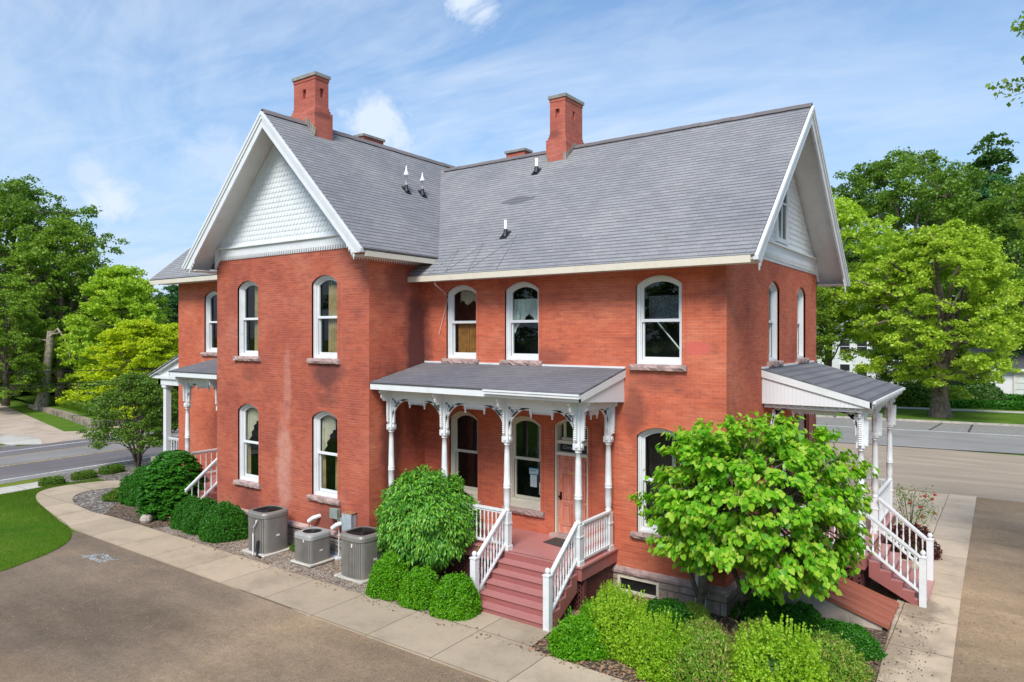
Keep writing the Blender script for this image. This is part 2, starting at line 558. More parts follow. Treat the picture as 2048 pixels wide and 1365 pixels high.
        b.inputs['Specular IOR Level'].default_value = .2
        bump(t, b, t.math('ADD', fine, t.math('MULTIPLY', br.outputs['Fac'], -3)), .3, .01)

    # lawn
    for nm, cs in (('lawn', [(.040, .125, .006), (.075, .185, .008), (.13, .225, .015)]), ('verge', [(.10, .17, .014), (.19, .25, .025), (.28, .30, .05)]),
                   ('far_lawn', [(.05, .13, .012), (.10, .19, .018), (.16, .23, .03)])):
        m, t, b = newmat(nm)
        p = posn(t)
        n1 = t.noise(p, .45, 6, .6)
        n2 = t.noise(p, 35, 4, .7)
        f = t.math('ADD', t.math('MULTIPLY', n1, .72), t.math('MULTIPLY', n2, .32), clamp=True)
        gc = t.ramp(f, [(.3, cs[0]), (.52, cs[1]), (.75, cs[2])])
        dry = t.noise(t.vmath('ADD', p, (5, 9, 2)), 1.1, 7, .7)
        gc = t.mix(t.mr(dry, .52, .72, 0, .55), gc, (.22, .24, .05, 1))
        t.put(b.inputs['Base Color'], gc)
        b.inputs['Roughness'].default_value = .9
        b.inputs['Specular IOR Level'].default_value = .1
        bump(t, b, n2, 1.0, .05)

    # pea gravel bed + mulch
    for nm, c1, c2, sc in (('pea_gravel', (.28, .23, .18), (.66, .56, .46), 26), ('mulch', (.07, .045, .03), (.36, .25, .17), 16), ('river_rock', (.13, .11, .09), (.50, .44, .38), 12)):
        m, t, b = newmat(nm)
        p = posn(t)
        vo = t.add('ShaderNodeTexVoronoi'); t.put(vo.inputs['Vector'], p); vo.inputs['Scale'].default_value = sc
        c = t.ramp(vo.outputs['Color'], [(.15, c1), (.8, c2)])
        c = t.mix(t.mr(vo.outputs['Distance'], .30, .55, 0, .7), c, tuple(x * .35 for x in c1))
        n = t.noise(p, .9, 6, .7)
        c = t.mix(1, c, t.ramp(n, [(.3, .6), (.55, 1.0), (.75, 1.25)]), 'MULTIPLY')
        t.put(b.inputs['Base Color'], c)
        b.inputs['Roughness'].default_value = .95
        bump(t, b, t.math('MULTIPLY', vo.outputs['Distance'], -1), .9, .03)

    for nm, base in (('asphalt', (.155, .135, .135)), ('asphalt_light', (.235, .215, .20)), ('asphalt_street', (.25, .235, .215))):
        m, t, b = newmat(nm)
        p = posn(t)
        n1 = t.noise(p, .3, 6, .6)
        mp = t.add('ShaderNodeMapping'); t.put(mp.inputs[0], p)
        mp.inputs['Scale'].default_value = (1.6, .1, 1) if nm != 'asphalt_street' else (.1, 1.6, 1)
        n3 = t.noise(mp.outputs[0], 1, 3)
        n2 = t.noise(p, 40, 4, .7)
        c = t.mix(1, t.ramp(n1, [(.3, tuple(x * .86 for x in base)), (.7, tuple(x * 1.12 for x in base))]), t.ramp(n2, [(.25, .82), (.75, 1.18)]), 'MULTIPLY')
        c = t.mix(1, c, t.ramp(n3, [(.3, .9), (.7, 1.1)]), 'MULTIPLY')
        t.put(b.inputs['Base Color'], c)
        b.inputs['Roughness'].default_value = .85


ground_mats()


def extra_mats():
    # clapboard, rock-faced foundation with block joints, weathered door
    m, t, b = newmat('clapboard')
    uv = uvn(t)
    sp = t.add('ShaderNodeSeparateXYZ'); t.put(sp.inputs[0], uv)
    fr = t.math('FRACT', t.math('DIVIDE', sp.outputs[1], .13))
    t.put(b.inputs['Base Color'], t.mix(t.mr(fr, .82, 1, 0, .6), (.76, .77, .77, 1), (.38, .39, .40, 1)))
    bump(t, b, fr, .5, .02)
    m, t, b = newmat('beadboard')
    uv = uvn(t)
    sp = t.add('ShaderNodeSeparateXYZ'); t.put(sp.inputs[0], uv)
    fr = t.math('PINGPONG', sp.outputs[0], .045)
    t.put(b.inputs['Base Color'], t.mix(t.mr(fr, .006, .0, 0, .55), (.74, .74, .76, 1), (.36, .36, .37, 1)))
    bump(t, b, fr, .3, .01)
    m, t, b = newmat('ashlar')
    uv = uvn(t); p = posn(t)
    br = t.add('ShaderNodeTexBrick'); t.put(br.inputs['Vector'], uv)
    br.inputs['Scale'].default_value = 1
    br.inputs['Brick Width'].default_value = .62; br.inputs['Row Height'].default_value = .3
    br.inputs['Mortar Size'].default_value = .012
    t.put(br.inputs['Color1'], (.44, .36, .30)); t.put(br.inputs['Color2'], (.36, .27, .235)); t.put(br.inputs['Mortar'], (.16, .13, .12))
    n = t.noise(p, 3, 7, .7)
    t.put(b.inputs['Base Color'], t.mix(1, br.outputs[0], t.ramp(n, [(.3, (.62, .60, .60)), (.7, (1.2, 1.2, 1.15))]), 'MULTIPLY'))
    b.inputs['Roughness'].default_value = .92
    bump(t, b, t.math('ADD', t.math('MULTIPLY', n, 2.5), t.math('MULTIPLY', br.outputs['Fac'], -1.5)), 1.0, .05)
    m, t, b = newmat('door_red')
    p = posn(t)
    mp = t.add('ShaderNodeMapping'); t.put(mp.inputs[0], p); mp.inputs['Scale'].default_value = (5, 1, .9)
    n = t.noise(mp.outputs[0], 1.6, 8, .75, .6)
    t.put(b.inputs['Base Color'], t.ramp(n, [(.3, (.46, .13, .08)), (.48, (.62, .20, .13)), (.6, (.68, .30, .21)), (.78, (.72, .42, .33))]))
    b.inputs['Roughness'].default_value = .6
    m, t, b = newmat('garage_roof')
    n = t.noise(posn(t), 3, 4)
    t.put(b.inputs['Base Color'], t.ramp(n, [(.3, (.055, .055, .065)), (.7, (.085, .085, .095))]))
    b.inputs['Roughness'].default_value = .9


extra_mats()

# ------------------------------------------------------------------ mesh helpers
class MB:
    def __init__(s, mat='white'):
        s.V = []; s.F = []; s.M = []; s.S = []
        s.m = mat

    def v(s, p):
        s.V.append(tuple(p)); return len(s.V) - 1

    def poly(s, pts, smooth=False, mat=None):
        i = len(s.V)
        s.V.extend(tuple(p) for p in pts)
        s.F.append(tuple(range(i, i + len(pts)))); s.M.append(mat or s.m); s.S.append(smooth)

    def hexa(s, p, mat=None):
        """p: 4 bottom points then 4 top points"""
        i = len(s.V)
        s.V.extend(tuple(q) for q in p)
        for f in ((0, 3, 2, 1), (4, 5, 6, 7), (0, 1, 5, 4), (1, 2, 6, 5), (2, 3, 7, 6), (3, 0, 4, 7)):
            s.F.append(tuple(i + k for k in f)); s.M.append(mat or s.m); s.S.append(False)

    def box(s, x0, x1, y0, y1, z0, z1, mat=None):
        s.hexa([(x0, y0, z0), (x1, y0, z0), (x1, y1, z0), (x0, y1, z0), (x0, y0, z1), (x1, y0, z1), (x1, y1, z1), (x0, y1, z1)], mat)

    def fbox(s, M, u0, u1, d0, d1, z0, z1, mat=None):
        s.hexa([M(u0, d1, z0), M(u1, d1, z0), M(u1, d0, z0), M(u0, d0, z0), M(u0, d1, z1), M(u1, d1, z1), M(u1, d0, z1), M(u0, d0, z1)], mat)

    def prism(s, pts, vec, mat=None):
        n = len(pts); i = len(s.V); vec = Vector(vec)
        s.V.extend(tuple(p) for p in pts)
        s.V.extend(tuple(Vector(p) + vec) for p in pts)
        s.F.append(tuple(range(i + n - 1, i - 1, -1))); s.F.append(tuple(range(i + n, i + 2 * n)))
        s.M += [mat or s.m] * 2; s.S += [False] * 2
        for k in range(n):
            j = (k + 1) % n
            s.F.append((i + k, i + j, i + n + j, i + n + k)); s.M.append(mat or s.m); s.S.append(False)

    def beam(s, p0, p1, w, h, up=(0, 0, 1), mat=None):
        p0 = Vector(p0); p1 = Vector(p1); d = (p1 - p0).normalized(); up = Vector(up)
        side = d.cross(up).normalized() * (w / 2); u2 = side.cross(d).normalized() * (h / 2)
        s.hexa([p0 - side - u2, p0 + side - u2, p1 + side - u2, p1 - side - u2,
                p0 - side + u2, p0 + side + u2, p1 + side + u2, p1 - side + u2], mat)

    def tube(s, path, rad, n=8, cap=True, mat=None):
        path = [Vector(p) for p in path]
        if not hasattr(rad, '__len__'):
            rad = [rad] * len(path)
        rings = []
        up = Vector((0.013, 0.02, 1))
        for k, p in enumerate(path):
            d = (path[min(k + 1, len(path) - 1)] - path[max(k - 1, 0)]).normalized()
            if abs(d.dot(up)) > .95:
                a = d.cross(Vector((1, 0, 0))).normalized()
            else:
                a = d.cross(up).normalized()
            b = d.cross(a)
            rings.append([s.v(p + (a * math.cos(2 * math.pi * j / n) + b * math.sin(2 * math.pi * j / n)) * rad[k]) for j in range(n)])
        for a, b in zip(rings, rings[1:]):
            for j in range(n):
                s.F.append((a[j], a[(j + 1) % n], b[(j + 1) % n], b[j])); s.M.append(mat or s.m); s.S.append(True)
        if cap:
            for r in (rings[0][::-1], rings[-1]):
                s.poly([s.V[q] for q in r], mat=mat)

    def lathe(s, c, prof, n=10, mat=None, close=True):
        c = Vector(c)
        rings = [[s.v(c + Vector((r * math.cos(2 * math.pi * j / n), r * math.sin(2 * math.pi * j / n), z))) for j in range(n)] for r, z in prof]
        for a, b in zip(rings, rings[1:]):
            for j in range(n):
                s.F.append((a[j], a[(j + 1) % n], b[(j + 1) % n], b[j])); s.M.append(mat or s.m); s.S.append(True)
        if close:
            s.poly([s.V[q] for q in rings[-1]], mat=mat)

    def build(s, name, parent=None, loc=None, label=None, cat=None, group=None, kind=None, bevel=0):
        me = bpy.data.meshes.new(name)
        V = np.array(s.V, dtype=np.float64)
        org = Vector(loc) if loc is not None else (ORG[parent.name] if parent is not None else Vector((0, 0, 0)))
        names = list(dict.fromkeys(s.M))
        me.from_pydata((V - np.array(org)).tolist(), [], s.F)
        for nme in names:
            me.materials.append(MATS[nme])
        me.polygons.foreach_set('material_index', [names.index(q) for q in s.M])
        me.polygons.foreach_set('use_smooth', s.S)
        # slope-aware metric UVs, from world coordinates
        uv = me.uv_layers.new(name='UVMap')
        N = np.zeros(len(me.polygons) * 3); me.polygons.foreach_get('normal', N); N = N.reshape(-1, 3)
        cnt = np.zeros(len(me.polygons), dtype=np.int64); me.polygons.foreach_get('loop_total', cnt)
        Nl = np.repeat(N, cnt, axis=0)
        vi = np.zeros(len(me.loops), dtype=np.int64); me.loops.foreach_get('vertex_index', vi)
        P = V[vi]
        flat = np.abs(Nl[:, 2]) > .996
        T = np.stack([-Nl[:, 1], Nl[:, 0], np.zeros(len(Nl))], 1)
        # fixed direction so that neighbouring faces agree
        T[np.abs(T[:, 0]) >= np.abs(T[:, 1])] *= np.sign(T[np.abs(T[:, 0]) >= np.abs(T[:, 1])][:, :1] + 1e-9)
        T[np.abs(T[:, 0]) < np.abs(T[:, 1])] *= np.sign(T[np.abs(T[:, 0]) < np.abs(T[:, 1])][:, 1:2] + 1e-9)
        T /= np.maximum(np.linalg.norm(T, axis=1, keepdims=True), 1e-6)
        T[flat] = (1, 0, 0)
        B = np.cross(Nl, T); B[B[:, 2] < 0] *= -1; B[flat] = (0, 1, 0)
        UV = np.stack([(P * T).sum(1), (P * B).sum(1)], 1)
        uv.data.foreach_set('uv', UV.astype(np.float32).ravel())
        o = bpy.data.objects.new(name, me)
        COL.objects.link(o)
        if parent is not None:
            o.parent = parent
            ORG[o.name] = ORG[parent.name]
        else:
            o.location = org
            ORG[o.name] = org
        if bevel:
            md = o.modifiers.new('bevel', 'BEVEL'); md.width = bevel; md.segments = 2; md.limit_method = 'ANGLE'
        tag(o, label, cat, group, kind)
        return o


ORG = {}


def tag(o, label=None, cat=None, group=None, kind=None):
    if label: o['label'] = label
    if cat: o['category'] = cat
    if group: o['group'] = group
    if kind: o['kind'] = kind
    return o


def empty(name, loc, label, cat, group=None, rz=0):
    o = bpy.data.objects.new(name, None)
    COL.objects.link(o)
    o.location = loc
    o.rotation_euler = (0, 0, rz)
    ORG[o.name] = Vector(loc)
    return tag(o, label, cat, group)


def copy_thing(src, loc, rz=0, scale=1., label=None, group=None, mats=None):
    r = src.copy(); COL.objects.link(r)
    r.location = loc; r.rotation_euler = (0, 0, rz)
    r.scale = (scale,) * 3 if not hasattr(scale, '__len__') else scale
    if label: r['label'] = label
    if group: r['group'] = group
    for ch in list(src.children):
        c = ch.copy(); COL.objects.link(c); c.parent = r
        if mats and ch.name.split('.')[0] in mats:
            c.material_slots[0].link = 'OBJECT'
            c.material_slots[0].material = MATS[mats[ch.name.split('.')[0]]]
        for g in ch.children:
            d = g.copy(); COL.objects.link(d); d.parent = c
    return r


def np_mesh(name, V, F, mat, k=None):
    """V (n,3) array, F (m,k) array of faces of equal size"""
    me = bpy.data.meshes.new(name)
    me.vertices.add(len(V)); me.vertices.foreach_set('co', np.ascontiguousarray(V, dtype=np.float32).ravel())
    kk = F.shape[1]
    me.loops.add(F.size); me.loops.foreach_set('vertex_index', F.astype(np.int32).ravel())
    me.polygons.add(len(F))
    me.polygons.foreach_set('loop_start', np.arange(0, F.size, kk, dtype=np.int32))
    me.polygons.foreach_set('loop_total', np.full(len(F), kk, dtype=np.int32))
    me.materials.append(MATS[mat])
    me.update(calc_edges=True)
    return me


QUAD = (np.array([(-.5, 0, 0), (0, .55, .06), (.5, 0, 0), (0, -.55, .06)]), np.array([(0, 1, 2, 3)]))
# a leaf folded along its midrib: two quads; x along the leaf, y across
POINTED = (np.array([(0, 0, 0), (.35, .2, .07), (1, 0, -.12), (.35, -.2, .07)]), np.array([(0, 2, 1), (0, 3, 2)]))
HEART = (np.array([(0, 0, 0), (-.12, .26, .06), (.16, .50, .10), (.55, .40, .05), (1.0, 0, -.12), (.55, -.40, .05), (.16, -.50, .10), (-.12, -.26, .06)]),
         np.array([(0, 4, 3, 2), (0, 2, 1, 1), (0, 6, 5, 4), (0, 7, 6, 6)]))
HEART = (HEART[0], np.array([(0, 4, 3), (0, 3, 2), (0, 2, 1), (0, 5, 4), (0, 6, 5), (0, 7, 6)]))
BLADE = (np.array([(-.06, 0, 0), (.06, 0, 0), (0, .25, 1)]), np.array([(0, 1, 2)]))


def leaves(P, X, N, size, shape):
    """place leaf shapes at P with leaf axis X and normal N (arrays)"""
    X = X / np.maximum(np.linalg.norm(X, axis=1, keepdims=True), 1e-6)
    Y = np.cross(N, X); Y /= np.maximum(np.linalg.norm(Y, axis=1, keepdims=True), 1e-6)
    Z = np.cross(X, Y)
    S, F = shape
    size = np.asarray(size).reshape(-1, 1, 1)
    V = P[:, None, :] + size * (S[None, :, 0:1] * X[:, None, :] + S[None, :, 1:2] * Y[:, None, :] + S[None, :, 2:3] * Z[:, None, :])
    k = len(S)
    FF = (F[None] + (np.arange(len(P)) * k)[:, None, None]).reshape(-1, F.shape[1])
    return V.reshape(-1, 3), FF


def unit(rng, n):
    v = rng.normal(size=(n, 3)); return v / np.linalg.norm(v, axis=1, keepdims=True)


def join(parts):
    V = []; F = []; o = 0
    for v, f in parts:
        V.append(v); F.append(f + o); o += len(v)
    return np.concatenate(V), np.concatenate(F)


# ------------------------------------------------------------------ ground
def sheet(name, polys, mat, z, kind='structure', label=None, cat=None):
    mb = MB(mat)
    for pl in polys:
        mb.poly([(x, y, z) for x, y in pl])
    return mb.build(name, kind=kind, label=label, cat=cat)


def smooth_line(pts, n=6):
    out = []
    P = [Vector((*p, 0)) for p in pts]
    for i in range(len(P) - 1):
        a = P[max(i - 1, 0)]; b = P[i]; c = P[i + 1]; d = P[min(i + 2, len(P) - 1)]
        for k in range(n):
            t = k / n
            q = .5 * ((2 * b) + (c - a) * t + (2 * a - 5 * b + 4 * c - d) * t * t + (3 * b - a - 3 * c + d) * t ** 3)
            out.append((q.x, q.y))
    out.append(tuple(pts[-1]))
    return out


def strip(name, left, right, mat, z, thick=0, kind='structure'):
    mb = MB(mat)
    n = min(len(left), len(right))
    for i in range(n - 1):
        a, b, c, d = left[i], left[i + 1], right[i + 1], right[i]
        mb.poly([(*a, z), (*b, z), (*c, z), (*d, z)])
    return mb.build(name, kind=kind)


# base sheet to the horizon
mb = MB('far_lawn')
mb.box(-1500, 1500, -600, 1600, -.5, -.012)
mb.build('ground', kind='structure')
# gravel lot
sheet('gravel_lot', [[(-24, -90), (60, -90), (60, 33), (-24, 33)]], 'gravel_lot', 0)
sheet('gravel_apron', [[(-30, 31.7), (30, 32.6), (30, 44.9), (-30, 44.0)]], 'sandy_apron', .004)
# lawn (left), its curved edge against the lot
lawn_edge = smooth_line([(-31.3, 14.2), (-31.62, 12.75), (-31.25, 11.75), (-29.85, 11.06), (-27.4, 10.55), (-24.84, 10.12), (-23.3, 9.55), (-22.4, 8.75), (-21.9, 7.9), (-21.55, 6.9), (-21.5, 4), (-21.6, 0), (-22, -8), (-22, -30)])
mb = MB('lawn')
for (a, b) in zip(lawn_edge, lawn_edge[1:]):
    mb.poly([(a[0], a[1], .012), (b[0], b[1], .012), (-32.0 - .07 * (b[1] - 12), b[1], .012), (-32.0 - .07 * (a[1] - 12), a[1], .012)])
mb.build('lawn', kind='structure')
rng = np.random.default_rng(5)


def grass_tufts(name, n, sampler, h, label):
    P = sampler(n)
    X = unit(rng, n); X[:, 2] = 0
    N = np.cross(X, np.array([(0, 0, 1.)])) + unit(rng, n) * .3
    # blade local y... use x across, z up
    ang = rng.uniform(0, 6.28, n)
    S = np.array([(-.07, 0, 0), (.07, 0, 0), (.0, .35, 1)])
    ca, sa = np.cos(ang), np.sin(ang)
    hh = h * rng.uniform(.6, 1.3, n)
    V = np.zeros((n, 3, 3))
    for k in range(3):
        V[:, k, 0] = P[:, 0] + hh * (S[k, 0] * ca - S[k, 1] * sa)
        V[:, k, 1] = P[:, 1] + hh * (S[k, 0] * sa + S[k, 1] * ca)
        V[:, k, 2] = P[:, 2] + hh * S[k, 2]
    me = np_mesh(name, V.reshape(-1, 3), np.arange(n * 3).reshape(-1, 3), 'grass_blade')
    o = bpy.data.objects.new(name, me); COL.objects.link(o)
    tag(o, label, 'grass', kind='stuff')


def lawn_sampler(n):
    E = np.array(lawn_edge)
    seg = rng.integers(0, len(E) - 1, n * 3)
    t = rng.uniform(0, 1, n * 3)[:, None]
    p = E[seg] * (1 - t) + E[seg + 1] * t
    xb = -32.0 - .07 * (p[:, 1] - 12)
    w = rng.uniform(0, 1, n * 3) ** 1.3
    x = p[:, 0] * (1 - w) + xb * w
    P = np.stack([x, p[:, 1], np.full(len(x), .012)], 1)
    return P[(P[:, 1] > 3)][:n]


grass_tufts('lawn_grass', 60000, lawn_sampler, .05, 'short mown green grass of the lawn beside the gravel lot')

# sidewalk: the straight part along the house, its curve to the front, and the landing before the steps
outer = smooth_line([(2, 9.98), (-5, 10.0), (-11.4, 10.0), (-16.6, 10.04), (-22.28, 10.06), (-24.84, 10.12), (-27.4, 10.55), (-29.85, 11.06), (-31.25, 11.75), (-31.62, 12.75), (-31.2, 14.2), (-29.5, 15.4), (-28.2, 15.6)])
inner = smooth_line([(2, 11.3), (-5, 11.35), (-11.4, 11.55), (-16.6, 11.56), (-22.28, 11.55), (-24.84, 11.5), (-26.2, 11.42), (-28.0, 11.62), (-29.2, 12.1), (-29.75, 12.75), (-29.6, 13.6), (-28.9, 14.2), (-28.2, 14.4)])
strip('sidewalk', outer, inner, 'concrete', .03)
sheet('step_landing', [[(-10.05, 11.5), (-7.75, 11.4), (-7.85, 12.6), (-10.05, 12.6)]], 'concrete', .034)
mb = MB('concrete')
for a, b in zip(outer[:60], outer[1:61]):
    mb.poly([(a[0], a[1], .03), (b[0], b[1], .03), (b[0], b[1], -.05), (a[0], a[1], -.05)])
mb.build('sidewalk_edge', kind='structure')
# side walk along the east end
sheet('side_walk', [[(-.92, 9.8), (-.92, 14.7), (-1.02, 20), (-1.16, 32.1), (-4.2, 31.6), (-12, 31.2), (-12, 24.3), (-2.95, 24.3), (-2.3, 20.3), (-2.1, 16.4), (-1.9, 12), (-1.85, 9.8)]], 'concrete_side', .034)
# planting beds
sheet('gravel_bed', [[(-23.0, 11.5), (-10.0, 11.52), (-10.0, 13.7), (-10.5, 15.3), (-21.3, 15.3), (-23.0, 13.5)]], 'pea_gravel', .008)
sheet('mulch_bed', [[(-7.8, 11.4), (-1.9, 11.2), (-1.9, 12), (-2.12, 16.4), (-2.2, 17.5), (-5.1, 18), (-5.1, 15.4), (-7.9, 15.4)], [(-27.4, 11.5), (-22.6, 11.5), (-21.3, 13.2), (-21.3, 15.3), (-27.4, 15.3)]], 'mulch', .012)
sheet('rock_bed', [[(-29.9, 12.6), (-29.3, 12.0), (-28.0, 11.55), (-26.3, 11.38), (-25.4, 11.45), (-26.9, 12.6), (-28.3, 14.2), (-29.8, 13.7)]], 'river_rock', .018)
sheet('front_bed', [[(-31.4, 14.0), (-33.3, 11.9), (-34.2, 13.5), (-36.0, 18.5), (-28, 19.5), (-28, 15.4), (-29.6, 15.4)]], 'river_rock', .016)
# cross walk strip and verge on the left
sheet('street_walk', [[(-31.95, 2), (-33.05, 2), (-33.4, 13), (-32.2, 12.4), (-31.95, 11.2)]], 'concrete_pale', .02)


def leftx(x0, y):
    return x0 - .085 * (y - 12)


def long_strip(name, xa, xb, mat, z, y0=-70, y1=110, kind='structure'):
    return sheet(name, [[(leftx(xa, y0), y0), (leftx(xa, y1), y1), (leftx(xb, y1), y1), (leftx(xb, y0), y0)]], mat, z, kind)


long_strip('verge', -33.1, -34.25, 'verge', .006)
long_strip('road', -34.2, -44.6, 'asphalt', .010)
long_strip('road_shoulder', -34.2, -34.95, 'asphalt_shoulder', .014)
long_strip('road_turn_lane', -38.75, -41.3, 'asphalt_light', .014)
long_strip('road_edge_line', -34.98, -35.13, 'paint_white', .018)
long_strip('road_yellow_line', -38.5, -38.63, 'paint_yellow', .018)
long_strip('road_far_yellow_line', -41.35, -41.45, 'paint_yellow', .018)
long_strip('road_far_edge_line', -43.15, -43.30, 'paint_white', .018)
# far side: driveway, kerb, walk
sheet('driveway', [[(-44.7, 16.9), (-45.3, 23.5), (-47.2, 22.6), (-49.4, 19.9), (-72.0, 24.2), (-90, 27.5), (-92, 24.0), (-60, 17.0), (-50.5, 15.2), (-46.2, 15.6)]], 'driveway_tan', .016)
sheet('driveway_curb_ramp', [[(-44.6, 16.8), (-46.0, 15.6), (-49.2, 15.8), (-50.5, 17.0), (-49.0, 17.7), (-46.5, 17.5)]], 'concrete_pale', .022)
mb = MB('kerb')
mb.prism([(leftx(-44.6, 15.7), 15.7, -.05), (leftx(-44.6, -60), -60, -.05), (leftx(-44.6, -60) - .2, -60, -.05), (leftx(-44.6, 15.7) - .2, 15.7, -.05)], (0, 0, .17))
mb.prism([(leftx(-44.6, 110), 110, -.05), (leftx(-44.6, 25.5), 25.5, -.05), (leftx(-44.6, 25.5) - .2, 25.5, -.05), (leftx(-44.6, 110) - .2, 110, -.05)], (0, 0, .17))
mb.build('kerb', kind='structure')
sheet('far_walk', [[(-48.0, 23.1), (-49.3, 22.0), (-51.3, 60), (-50.0, 60)]], 'driveway_tan', .02)
# raised ground behind the stone wall
mb = MB('far_lawn')
mb.poly([(-49.9, 22.2, .40), (-68, 25.2, .27), (-120, 33, .6), (-120, 120, .6), (-54.5, 90, .4), (-51.2, 40, .40)])
mb.build('raised_lawn', kind='structure')
# street on the right, beyond the house


def ry(y0, x):
    return y0 + .16 * (x + 3)


def right_strip(name, ya, yb, mat, z, kind='structure', x0=-33, x1=80):
    return sheet(name, [[(x0, ry(ya, x0)), (x1, ry(ya, x1)), (x1, ry(yb, x1)), (x0, ry(yb, x0))]], mat, z, kind)


right_strip('side_street', 44.4, 58.0, 'asphalt_street', .012)
right_strip('side_street_line', 52.45, 52.65, 'paint_white', .018)
right_strip('gutter_seam', 44.4, 44.58, 'tar', .018)
right_strip('street_parking_lane', 52.9, 57.7, 'asphalt_shoulder', .016)
mb = MB('tar')
for (xa, xb) in ((-4.55, -4.15), (-2.42, -2.38), (3.5, 3.6)):
    mb.poly([(xa, ry(53.0, xa), .021), (xa + .13, ry(53.0, xa), .021), (xb + .13, ry(57.6, xb), .021), (xb, ry(57.6, xb), .021)])
mb.build('road_seam', kind='structure')
mb = MB('kerb')
mb.prism([(-30, ry(57.9, -30), -.05), (80, ry(57.9, 80), -.05), (80, ry(58.2, 80), -.05), (-30, ry(58.2, -30), -.05)], (0, 0, .18))
mb.build('far_kerb', kind='structure')
right_strip('far_grass_strip', 58.2, 67.2, 'far_lawn', .04)
right_strip('far_sidewalk', 67.2, 68.8, 'concrete_pale', .06)
right_strip('far_driveway', 71.5, 75.5, 'driveway_tan', .05, x0=-5)

# ------------------------------------------------------------------ the brick house
house = empty('brick_house', (-14, 15.3, 0), 'two storey red brick house with grey gabled roofs and white ornate porches', 'house')
Mf = lambda u, d, z: (u, 15.3 - d, z)            # main wall frame
Mg = lambda u, d, z: (u, 13.12 - d, z)           # gable wing front
Me = lambda u, d, z: (-5.14 + d, u, z)           # east end
Mw = lambda u, d, z: (-14.09 + d, u, z)          # wing's east flank


def arch_pts(w, z0, zs, rise, off=0., boff=None, n=12):
    """outline from bottom left, up, over the arch, to bottom right; off shrinks it"""
    hw = w / 2 - off
    top = zs + rise - off
    Rr = ((w / 2) ** 2 + rise ** 2) / (2 * rise)
    cz = zs + rise - Rr
    r2 = Rr - off
    zsp = cz + math.sqrt(max(r2 * r2 - hw * hw, 1e-6))
    a = math.atan2(hw, zsp - cz)
    P = [(-hw, z0 + (off if boff is None else boff))]
    for k in range(n + 1):
        t = -a + 2 * a * k / n
        P.append((r2 * math.sin(t), cz + r2 * math.cos(t)))
    P.append((hw, P[0][1]))
    return P


def arch_top(op, u):
    xc, w, z0, zs, rise = op
    if rise <= 0: return zs
    Rr = ((w / 2) ** 2 + rise ** 2) / (2 * rise)
    cz = zs + rise - Rr
    return cz + math.sqrt(max(Rr * Rr - (u - xc) ** 2, 0))


def wall(mb, M, u0, u1, z0, z1, ops, depth=.14, mat='brick'):
    """one wall face with openings (xc, w, z0, zspring, rise) and their reveals"""
    us = {round(u0, 4), round(u1, 4)}
    for op in ops:
        for k in range(13):
            us.add(round(op[0] - op[1] / 2 + op[1] * k / 12, 4))
    us = sorted(us)
    zt = z1 if callable(z1) else (lambda u: z1)
    for a, b in zip(us, us[1:]):
        m = (a + b) / 2
        cur = (z0, z0)
        for op in sorted(ops, key=lambda o: o[2]):
            if abs(m - op[0]) < op[1] / 2:
                mb.poly([M(a, 0, cur[0]), M(b, 0, cur[1]), M(b, 0, op[2]), M(a, 0, op[2])], mat=mat)
                cur = (arch_top(op, max(a, op[0] - op[1] / 2)), arch_top(op, min(b, op[0] + op[1] / 2)))
        mb.poly([M(a, 0, cur[0]), M(b, 0, cur[1]), M(b, 0, zt(b)), M(a, 0, zt(a))], mat=mat)
    for xc, w, oz, zs, rise in ops:
        P = arch_pts(w, oz, zs, rise) if rise > 0 else [(-w / 2, oz), (-w / 2, zs), (w / 2, zs), (w / 2, oz)]
        for (a, b), (c, d) in zip(P, P[1:] + P[:1]):
            mb.poly([M(xc + a, 0, b), M(xc + c, 0, d), M(xc + c, -depth, d), M(xc + a, -depth, b)], mat=mat)


def ring(mb, M, xc, A, B, d0, d1, mat=None):
    """a flat frame between outlines A (outer) and B (inner), from depth d0 (back) to d1 (face)"""
    n = len(A)
    for i in range(n):
        j = (i + 1) % n
        a, b, c, d = A[i], A[j], B[j], B[i]
        mb.poly([M(xc + a[0], d1, a[1]), M(xc + b[0], d1, b[1]), M(xc + c[0], d1, c[1]), M(xc + d[0], d1, d[1])], mat=mat)
        mb.poly([M(xc + d[0], d0, d[1]), M(xc + c[0], d0, c[1]), M(xc + c[0], d1, c[1]), M(xc + d[0], d1, d[1])], mat=mat)
        mb.poly([M(xc + a[0], d0, a[1]), M(xc + b[0], d0, b[1]), M(xc + b[0], d1, b[1]), M(xc + a[0], d1, a[1])], mat=mat)


